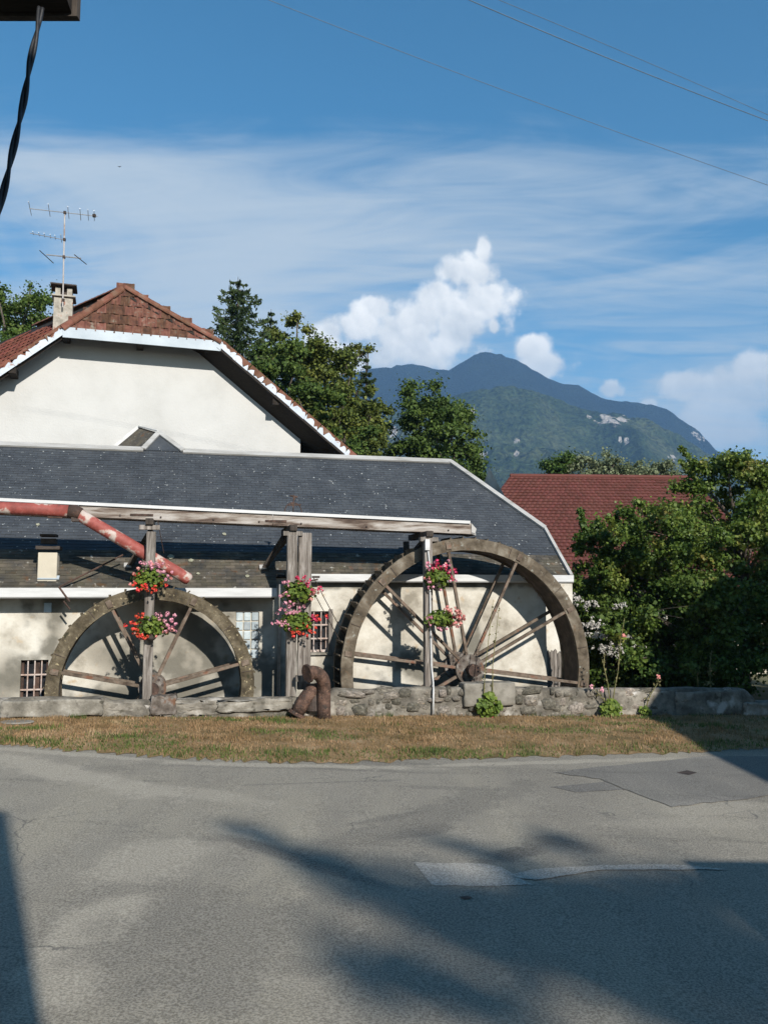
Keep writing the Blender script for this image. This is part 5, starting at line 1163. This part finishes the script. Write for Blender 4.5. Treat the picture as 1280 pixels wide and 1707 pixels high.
def broadleaf(name, label, base, height, width, nclump, nleaf, lsize, mt, seed, group=None, low=.22, cat='tree', squash=1.0, trunk_r=None, shape=None, clump_r=(.07, .13), extra=(), twigs=0):
    r = random.Random(seed); base = np.array(base, float); root = empty(name, base); tag(root, label, cat, group)
    tr = MB(); tr_r = trunk_r or height*.02; topp = base + np.array([r.uniform(-.3, .3), r.uniform(-.3, .3), height*.80])
    spine = limb(tr, base - ZZ*.2, topp, tr_r, tr_r*.2, r, .02, 8)
    # a few big boughs, each carrying many sprays: gives an uneven outline with gaps
    lobes = []
    for i in range(max(5, nclump//9)):
        v = (i+.5)/max(5, nclump//9); v = min(.98, max(.02, v + r.uniform(-.08, .08))); prof = shape(low+(1-low)*v) if shape else math.sin(math.pi*(.14 + .78*v))**.75
        a_ = i*2.399 + r.uniform(-.5, .5); rr = width/2*prof*r.uniform(.42, .80); lobes.append((a_, rr, v, prof))
    cl = []
    for i in range(nclump):
        a_, rr, v, prof = lobes[i % len(lobes)]; lw_ = width*.17*(.5+.5*prof)
        q = width*r.uniform(*clump_r)
        c = base + np.array([math.cos(a_)*rr, math.sin(a_)*rr, height*low + (height*(1-low) - q*.7)*v]) + np.array([r.gauss(0, 1)*lw_, r.gauss(0, 1)*lw_, r.gauss(0, 1)*lw_*.75])
        c[2] = min(c[2], base[2] + height - q*.6); c[2] = max(c[2], base[2] + height*low*.85)
        cl.append((c, np.array([q, q, q*r.uniform(.55, .8)*squash])))
        if i < len(lobes):
            st = spine[min(len(spine)-1, max(1, int((low + (1-low)*v)*.8*len(spine))))]; limb(tr, st, c, tr_r*.36, tr_r*.08, r, .06, 5)
        elif i % 4 == 0: limb(tr, cl[i % len(lobes)][0], c, tr_r*.10, tr_r*.03, r, .08, 4)
    for i in range(twigs):
        c, q = cl[r.randrange(len(cl))]; a_ = r.uniform(0, 6.28); out = c - (base + ZZ*height*.5); out[2] = abs(out[2])*.6 + .3; out = out/np.linalg.norm(out) + np.array([r.uniform(-.4, .4), r.uniform(-.4, .4), r.uniform(0, .5)]); ln = r.uniform(.15, .5)
        tip = c + out*(q[0] + ln); limb(tr, c, tip, .012, .004, r, .05, 4)
        for f in np.linspace(.45, 1, 6): cl.append((c + (tip-c)*f - ZZ*.1*f*f, np.array([.10, .10, .09])))
    for p, q in extra:
        cl.append((np.array(p, float), np.array([q, q, q*.8]))); limb(tr, spine[-2], p, tr_r*.2, tr_r*.03, r, .02, 5)
    tr.build('trunk', M['bark'], root, smooth=True)
    V, Fc = crown_leaves(cl, nleaf, lsize, seed); np_mesh('crown', V, Fc, mt, root); return root
def px_tree(x, ytop, z, wpx, **kw):
    top = atz(x, ytop, z); b = np.array([top[0], z, gz(top[0]) if abs(top[0]) < 40 else 0]); return dict(base=b, height=top[2]-b[2], width=wpx*z/F, **kw)
def conifer(name, label, x, ytop, z, wpx, seed, group, whorls=30, droop=.35, pw=.6):
    r = random.Random(seed); rn = np.random.default_rng(seed); top = atz(x, ytop, z); base = np.array([top[0], z, 0.0]); H = top[2]; Wd = wpx*z/F/2
    root = empty(name, base); tag(root, label, 'tree', group); tr = MB(); tr.tube([base, base + ZZ*H*.5, base + ZZ*H], [H*.016, H*.009, .012], 7)
    Ps, Ns, Sz = [], [], []
    for i in range(whorls):
        f = (i+.4)/whorls; hh = H*(.16 + .84*f); ln = Wd*(1-f)**pw*r.uniform(.72, 1.12) + .06; nb2 = r.choice((4, 5, 6))
        a0 = r.uniform(0, 6.3)
        for j in range(nb2):
            a_ = a0 + 2*math.pi*j/nb2 + r.uniform(-.3, .3); d = np.array([math.cos(a_), math.sin(a_), 0]); l = ln*r.uniform(.7, 1.1)
            pts = [base + ZZ*hh + d*l*g + ZZ*(-droop*l*g*(1-.45*g*g) + .20*l*g**3) for g in np.linspace(0, 1, 6)]
            tr.tube(pts, [.035*(1-g) + .006 for g in np.linspace(0, 1, 6)], 4, cap=False)
            m_ = int(30 + l*48); g = rn.random(m_)**.8; base_p = np.array([np.array([np.interp(gg, np.linspace(0, 1, 6), [p[k] for p in pts]) for k in range(3)]) for gg in g])
            side = np.array([-d[1], d[0], 0]); off = rn.normal(size=(m_, 1))*side*.16*(1.15-g)[:, None]*max(.5, l) + np.array([0, 0, -1])*np.abs(rn.normal(0, .13, (m_, 1)))*min(1.6, max(.5, l))
            Ps.append(base_p + off); nn = rn.normal(size=(m_, 3))*.5 + side*rn.choice([-1, 1], (m_, 1)) + ZZ*.3; Ns.append(nn); Sz.append(rn.uniform(.07, .15, m_)*min(1.4, .8+l*.25))
    tr.build('trunk', M['bark'], root); V, Fc = quads(np.concatenate(Ps), np.concatenate(Ns), np.concatenate(Sz), .55); np_mesh('crown', V, Fc, M['needle'], root)
GB = 'trees on the slope behind the tall house'
conifer('spruce_tree', 'tall dark spruce with drooping boughs and pointed top behind red roof', 397, 461, 46, 300, 1, GB, 36, .46, .5)
conifer('spruce_tree', 'slim spruce rising just right of the taller drooping spruce', 452, 515, 50, 170, 2, GB, 38, .25, .6)
conifer('spruce_tree', 'dark narrow conifer at right end of the wooded slope', 610, 592, 52, 120, 3, GB, 34, .3, .6)
def bl(name, label, x, yt, z, w, nc, nl, ls, mt_, seed, group=None, low=.1, cr=(.06, .12), cat='tree', tr=None):
    return broadleaf(name, label, **px_tree(x, yt, z, w, nclump=nc, nleaf=nl, lsize=ls, mt=M[mt_], seed=seed, group=group, low=low, clump_r=cr, cat=cat, trunk_r=tr, twigs=22 if name == 'garden_tree' else 0))
bl('broadleaf_tree', 'olive green tree with airy top beside the spruces', 480, 530, 50, 150, 150, 52000, 0.085, 'leaf_olive', 21, GB, .12)
bl('broadleaf_tree', 'broad olive green tree at middle of the wooded slope', 548, 572, 48, 200, 190, 70000, 0.088, 'leaf_olive', 22, GB, .08)
bl('broadleaf_tree', 'dark leaved tree below the wooded slope behind roof verge', 455, 580, 44, 170, 150, 48000, 0.082, 'leaf_dark', 23, GB, .05)
bl('broadleaf_tree', 'dark rounded tree hugging the right foot of roof verge', 566, 640, 45, 150, 160, 52000, 0.085, 'leaf_olive', 24, GB, .05)
bl('broadleaf_tree', 'light topped tree with sparse twigs right of slope middle', 585, 582, 53, 105, 100, 26000, 0.075, 'leaf_olive', 25, GB, .15)
bl('broadleaf_tree', 'dark tree filling the middle of slope below olive crowns', 520, 640, 43, 190, 150, 48000, 0.082, 'leaf_dark', 26, GB, .03)
bl('broadleaf_tree', 'small leafy treetop peeking over the hip of red roof', 312, 508, 52, 70, 60, 12000, 0.085, 'leaf_dark', 27, GB, .3)
bl('broadleaf_tree', 'leafy green treetop at far left beside the chimney', 30, 466, 42, 200, 180, 48000, 0.072, 'leaf', 28, None, .30)
bl('broadleaf_tree', 'single dark green tree standing before the mountain', 716, 622, 54, 165, 190, 62000, 0.092, 'leaf_dark', 29, None, .10, (.07, .13), 'tree', .28)
bl('shrub', 'dark shrub under the single tree at right end of mill ridge', 770, 770, 44, 130, 90, 22000, 0.075, 'leaf_dark', 30, None, .02, (.08, .14), 'shrub')
for i, (x, yt, w_, mt_, lb) in enumerate(((928, 758, 80, 'leaf', 'green bush leftmost above the barn ridge'), (985, 752, 105, 'leaf_grey', 'silvery grey willow left of middle above barn ridge'), (1050, 762, 105, 'leaf_grey', 'pale yellowish willow right of middle above barn ridge'), (1105, 770, 75, 'leaf_grey', 'small grey willow rightmost above the barn ridge'))):
    bl('willow_tree', lb, x, yt, 72, w_*1.15, 130, 36000, .10, mt_, 40+i, 'trees behind the barn', .1, (.09, .16))
GR = 'trees in the garden at right'
bl('garden_tree', 'large leafy garden tree with autumn tints at right edge', 1228, 758, 27.0, 225, 210, 100000, 0.05, 'leaf_autumn', 51, GR, .16, (.05, .10), 'tree', .20)
bl('garden_tree', 'sprawling garden tree with arching twigs before the red roof', 1082, 838, 25.5, 235, 200, 90000, 0.047, 'leaf_autumn', 52, GR, .10, (.045, .09), 'tree', .12)
bl('garden_tree', 'low garden tree close behind the big wheel rim', 1000, 890, 26.0, 140, 120, 46000, 0.045, 'leaf', 53, GR, .20, (.05, .10), 'tree', .06)
bl('garden_tree', 'dark dense garden bush behind the low wall at right', 1150, 960, 24.8, 240, 150, 52000, 0.05, 'leaf', 54, GR, .02, (.07, .13), 'tree', .06)
bl('garden_tree', 'dark garden tree at far right edge behind others', 1310, 756, 29.5, 190, 130, 46000, 0.058, 'leaf', 55, GR, .10, (.06, .11), 'tree', .2)
bl('garden_tree', 'shaded undergrowth bush left of the garden trees', 1045, 1000, 27.5, 190, 110, 34000, 0.05, 'leaf', 56, GR, .02, (.07, .13), 'tree', .05)
# fruit-like blotches: white flowered shrub
wsb = broadleaf('flowering_shrub', 'shrub with white flower plumes behind the wheel rim', **px_tree(1015, 990, 24.6, 110, nclump=70, nleaf=11000, lsize=.055, mt=M['leaf_dark'], seed=57, low=.05, cat='shrub', trunk_r=.03))
rw = np.random.default_rng(5); Vs = []
for x, y, n, sx, sy in ((985, 1008, 18, 14, 5), (1030, 1010, 14, 12, 5), (985, 1042, 34, 20, 8), (1003, 1060, 34, 20, 5), (1030, 1077, 70, 30, 6), (1045, 1064, 16, 10, 6), (1072, 1040, 10, 8, 5), (962, 1000, 14, 6, 10), (1025, 1088, 30, 18, 6), (1100, 1025, 5, 10, 8)):
    for i in range(n):
        c = atz(x + rw.normal(0, sx*.6), y + rw.normal(0, sy*.6), 23.9 + rw.normal(0, .12)); kk = 5; DD = rw.normal(size=(kk, 3)); V, _ = quads(c + DD*.028, DD + np.array([0, -1, .4]), rw.uniform(.025, .05, kk), .9); Vs.append(V)
V = np.concatenate(Vs); np_mesh('plumes', V, np.arange(len(V)).reshape(-1, 4), M['petal_white'], wsb)

# ---------------------------------------------------------------- plants at the foot of the low wall
def leafy(name, label, x, y, z_t, wpx, hpx, n, size, seed, stems=(), mt='geranium_leaf', cat='plant', flowers=()):
    r = np.random.default_rng(seed); c = ez(x, y, z_t); m_ = np.linalg.norm(c-CAM)/F; root = empty(name, c - ZZ*hpx*m_/2); tag(root, label, cat)
    D = r.normal(size=(n, 3)); D /= np.linalg.norm(D, axis=1, keepdims=True); rad = r.random(n)**.5; tp = r.random(n)
    loc = D*rad[:, None]*np.array([wpx*m_/2, .16, hpx*m_/2]); loc[:, 0] *= (1 - .55*np.clip(loc[:, 2]/(hpx*m_/2), 0, 1)); P = c + loc[:, :1]*U + loc[:, 1:2]*NN + loc[:, 2:]*ZZ
    V, Fc = quads(P, r.normal(size=(n, 3))*.5 + np.array([.1, -.8, .5]), r.uniform(size*.6, size*1.3, n), 1.5); np_mesh('leaves', V, Fc, M[mt], root)
    for pts in stems:
        q = [ez(a, b, z_t + .02) for a, b in pts]; k = MB(); k.tube(q, [.016 - .011*i/(len(q)-1) for i in range(len(q))], 6); s_ = k.build('stem', M['stalk'], root, smooth=True)
        pods = []
        for i in range(26):
            f = .25 + .75*r.random(); i0 = min(len(q)-2, int(f*(len(q)-1))); g_ = f*(len(q)-1)-i0; p = q[i0]*(1-g_) + q[i0+1]*g_; pods.append(p + r.normal(0, .035, 3))
        V, Fc = quads(np.array(pods), r.normal(size=(26, 3)), r.uniform(.02, .045, 26), 1.1); tag(np_mesh('pods', V, Fc, M['stalk'], root), kind='stuff')
    for fx, fy, fm in flowers:
        p = ez(fx, fy, z_t-.03); V, Fc = quads(p + r.normal(0, .022, (10, 3)), r.normal(size=(10, 3))*.3 + np.array([0, -1, 0]), np.full(10, .03), 1.4); np_mesh('bloom', V, Fc, M[fm], root)
    return root
M['stalk'] = mat('stalk', [(0, (.13, .14, .05)), (1, (.26, .22, .10))], 6, 4, .8, 0, island=.3, translucent=.2)
leafy('hollyhock', 'leafy green hollyhock clump before the axle bearing block', 815, 1176, WF-.16, 46, 44, 260, .055, 61, stems=[[(806, 1185), (807, 1150), (808, 1120), (815, 1060), (822, 1000)], [(819, 1180), (821, 1150), (821, 1110), (828, 1045), (832, 1010)]], flowers=[(820, 1198, 'petal_crimson')])
leafy('hollyhock', 'hollyhock with two tall seed stalks at wall joint', 1018, 1182, WF-.15, 40, 34, 220, .05, 62, stems=[[(1020, 1185), (1024, 1150), (1030, 1120), (1034, 1070), (1041, 1030)], [(1018, 1185), (1013, 1140), (1006, 1110), (1008, 1090)], [(1018, 1185), (1000, 1160), (987, 1145)]], flowers=[(986, 1144, 'petal_pink'), (1004, 1150, 'petal_pink'), (1040, 1060, 'petal_salmon')])
leafy('weed_clump', 'small weed tuft with stalk against right part of wall', 1075, 1188, WF-.12, 20, 22, 90, .045, 63, stems=[[(1076, 1190), (1080, 1165), (1096, 1140), (1098, 1128)]], flowers=[(1098, 1128, 'petal_salmon')])
leafy('dry_stalks', 'pale dry stalks rising behind the wall at right', 1180, 1140, .35, 14, 10, 20, .03, 64, stems=[[(1184, 1150), (1183, 1110), (1186, 1085)], [(1164, 1150), (1162, 1125), (1162, 1112)]], mt='stalk')
TUFT = ['below the left bearing block', 'below the cracked slab right of left bearing', 'left of middle, below the pale slab', 'just left of the short rusty elbow', 'just right of the tall rusty elbow', 'below rubble left of the white hose', 'nearer the white hose, left of it', 'right of the hollyhock at bearing block', 'below the leftmost cut slab', 'under the slanted rusty elbow flange']
for i, (x, y) in enumerate(((245, 1192), (330, 1196), (415, 1197), (452, 1195), (560, 1196), (640, 1200), (668, 1197), (880, 1198), (130, 1205), (480, 1200))):
    g = ground(x, y); r = np.random.default_rng(70+i); n = 70; P = np.stack([g[0] + r.uniform(-.2, .2, n), g[1] - .08 + r.uniform(-.08, .08, n), np.full(n, g[2]+.08)], 1); a = r.uniform(0, 6.28, n); d = np.stack([np.cos(a), np.sin(a), np.zeros(n)], 1); s_ = np.stack([-d[:, 1], d[:, 0], d[:, 2]], 1)*.007; ln = r.uniform(.06, .15, n)[:, None]
    V = np.stack([P - s_, P + s_, P + d*ln*.5 + ZZ*ln], 1).reshape(-1, 3); o = np_mesh('grass_tuft', V, np.arange(3*n).reshape(-1, 3), M['blade_green']); 
    tag(o, 'small green grass tuft ' + TUFT[i], 'grass', 'grass tufts along the wall foot')

# ================================================================ near things overhead
# photographer's house: wall corner and porch roof whose eave hangs into the picture
nh = empty('corner_house', (-2.5, -3, 0)); tag(nh, 'house beside the viewpoint with dark projecting eave at top left', 'house')
k = MB(); k.box((-3.1, -4.3, 3.3), 8.0, 7.5, 7.4); k.build('wall', M['plaster_beige'], nh)
ec = atz(128, 20, 3.0)
k = MB(); z_e = ec[2]
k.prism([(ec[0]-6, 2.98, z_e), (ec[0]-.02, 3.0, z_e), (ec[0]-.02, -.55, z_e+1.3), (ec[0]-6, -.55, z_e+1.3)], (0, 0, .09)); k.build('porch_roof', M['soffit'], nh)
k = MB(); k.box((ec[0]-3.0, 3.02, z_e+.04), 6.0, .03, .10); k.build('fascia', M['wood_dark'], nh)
c0, c1 = atz(68, 14, 2.95), atz(-14, 385, 2.75)
pts = []
ctr = [(68, 12), (62, 50), (50, 105), (39, 170), (25, 235), (8, 310), (-8, 375), (-40, 500)]
tw = empty('twisted_cable', c0); tag(tw, 'thick black twisted power cable hanging from the eave at left', 'cable')
dense = []
for i in range(len(ctr)-1):
    for f in np.linspace(0, 1, 10)[:-1]:
        x = ctr[i][0]*(1-f)+ctr[i+1][0]*f; y = ctr[i][1]*(1-f)+ctr[i+1][1]*f; dense.append((x, y))
for ph in (0, math.pi):
    P = []
    for i, (x, y) in enumerate(dense):
        c = atz(x, y, 2.95 - .25*y/400); a_ = y*.041 + ph; P.append(c + np.array([math.cos(a_)*.0064, math.sin(a_)*.0064, 0]))
    k = MB(); k.tube(P, .0069, 8); k.build('strand', M['cable'], tw, smooth=True)
# overhead wires
def wire(label, pts, z0, z1, r):
    xs = [p[0] for p in pts]; ys = [p[1] for p in pts]; co = np.polyfit(xs, ys, 2); X = np.linspace(xs[0]-320, xs[-1]+320, 40); P = []
    for x in X: f = (x - X[0])/(X[-1]-X[0]); P.append(atz(x, float(np.polyval(co, x)), z0 + (z1-z0)*f))
    k = MB(); k.tube(P, r, 5); o = k.build('overhead_wire', M['wire'], smooth=True); tag(o, label, 'wire', 'overhead wires across the sky')
wire('lowest overhead wire crossing the sky, alone left of the others', [(450, 0), (640, 73), (860, 158), (1280, 308)], 14, 20, .0062)
wire('upper right pair of wires, the lower and heavier one', [(785, 0), (960, 75), (1120, 138), (1280, 201)], 12, 18, .0080)
wire('upper right pair of wires, the topmost fainter one', [(835, 0), (990, 66), (1130, 124), (1280, 191)], 12.5, 18.5, .0056)
k = MB(); c = atz(199, 277, 60); k.add([c + np.array(v) for v in ((-.16, 0, .04), (0, .05, -.03), (.16, 0, .04), (0, -.06, -.02), (0, 0, .02), (0, .14, -.02))], [(0, 1, 4), (1, 2, 4), (2, 3, 4), (3, 0, 4), (0, 3, 1), (1, 3, 2), (1, 5, 4)]); o = k.build('bird', M['cable']); tag(o, 'tiny dark bird high in the sky at left', 'bird')

# ---------------------------------------------------------------- what casts the shade from behind the camera
rh = empty('side_house', (15, 10, 0)); tag(rh, 'house right of the road outside the view casting shade on the verge', 'house')
k = MB(); k.box((15.6, 10.5, 2.6), 8.0, 16.0, 5.8); k.build('wall', M['plaster_beige'], rh)
k = MB(); k.prism([(10.95, 2.2, 5.55), (15.6, 2.2, 8.9), (20.2, 2.2, 5.55), (20.2, 2.2, 5.4), (15.6, 2.2, 8.7), (10.95, 2.2, 5.4)], (0, 16.8, 0)); k.build('roof', M['tile_dull'], rh)
sh = empty('garage', (8.5, 1, 0)); tag(sh, 'low garage right of the viewpoint outside the view', 'garage')
k = MB(); k.box((8.9, .9, 1.75), 4.4, 4.6, 3.5); k.build('wall', M['plaster_beige'], sh)
k = MB(); k.box((8.9, .9, 3.6), 4.9, 5.2, .22); k.build('roof', M['concrete'], sh)
def shade_at(px_, py_, h):               # point at height h whose shadow falls on the road at that spot
    g = ground(px_, py_); return g + np.array(TO_SUN)*(h/TO_SUN.z)
boughs = []
for (x0, y0, x1, y1, r0, r1, n) in ((372, 1372, 560, 1450, .12, .36, 9), (560, 1450, 760, 1525, .38, .62, 8), (760, 1525, 1000, 1590, .6, .7, 6), (560, 1590, 760, 1650, .22, .6, 5), (880, 1500, 1250, 1480, .45, .6, 9), (820, 1430, 960, 1400, .16, .2, 5), (700, 1395, 860, 1440, .14, .18, 5), (900, 1560, 1250, 1600, .8, .9, 7)):
    for i in range(n):
        f = (i + rng.uniform(-.25, .25))/max(1, n-1); boughs.append((shade_at(x0+(x1-x0)*f + rng.uniform(-8, 8), y0+(y1-y0)*f + rng.uniform(-5, 5), 14.5 + rng.uniform(-.7, .7)), r0+(r1-r0)*min(1, max(0, f))))
broadleaf('shade_tree', 'tall spreading tree behind the viewpoint that shades the road', base=(17.2, -19.0, 0), height=15.6, width=5.6, nclump=70, nleaf=8500, lsize=.14, mt=M['leaf_dark'], seed=81, low=.72, clump_r=(.08, .15), trunk_r=.3, extra=boughs)
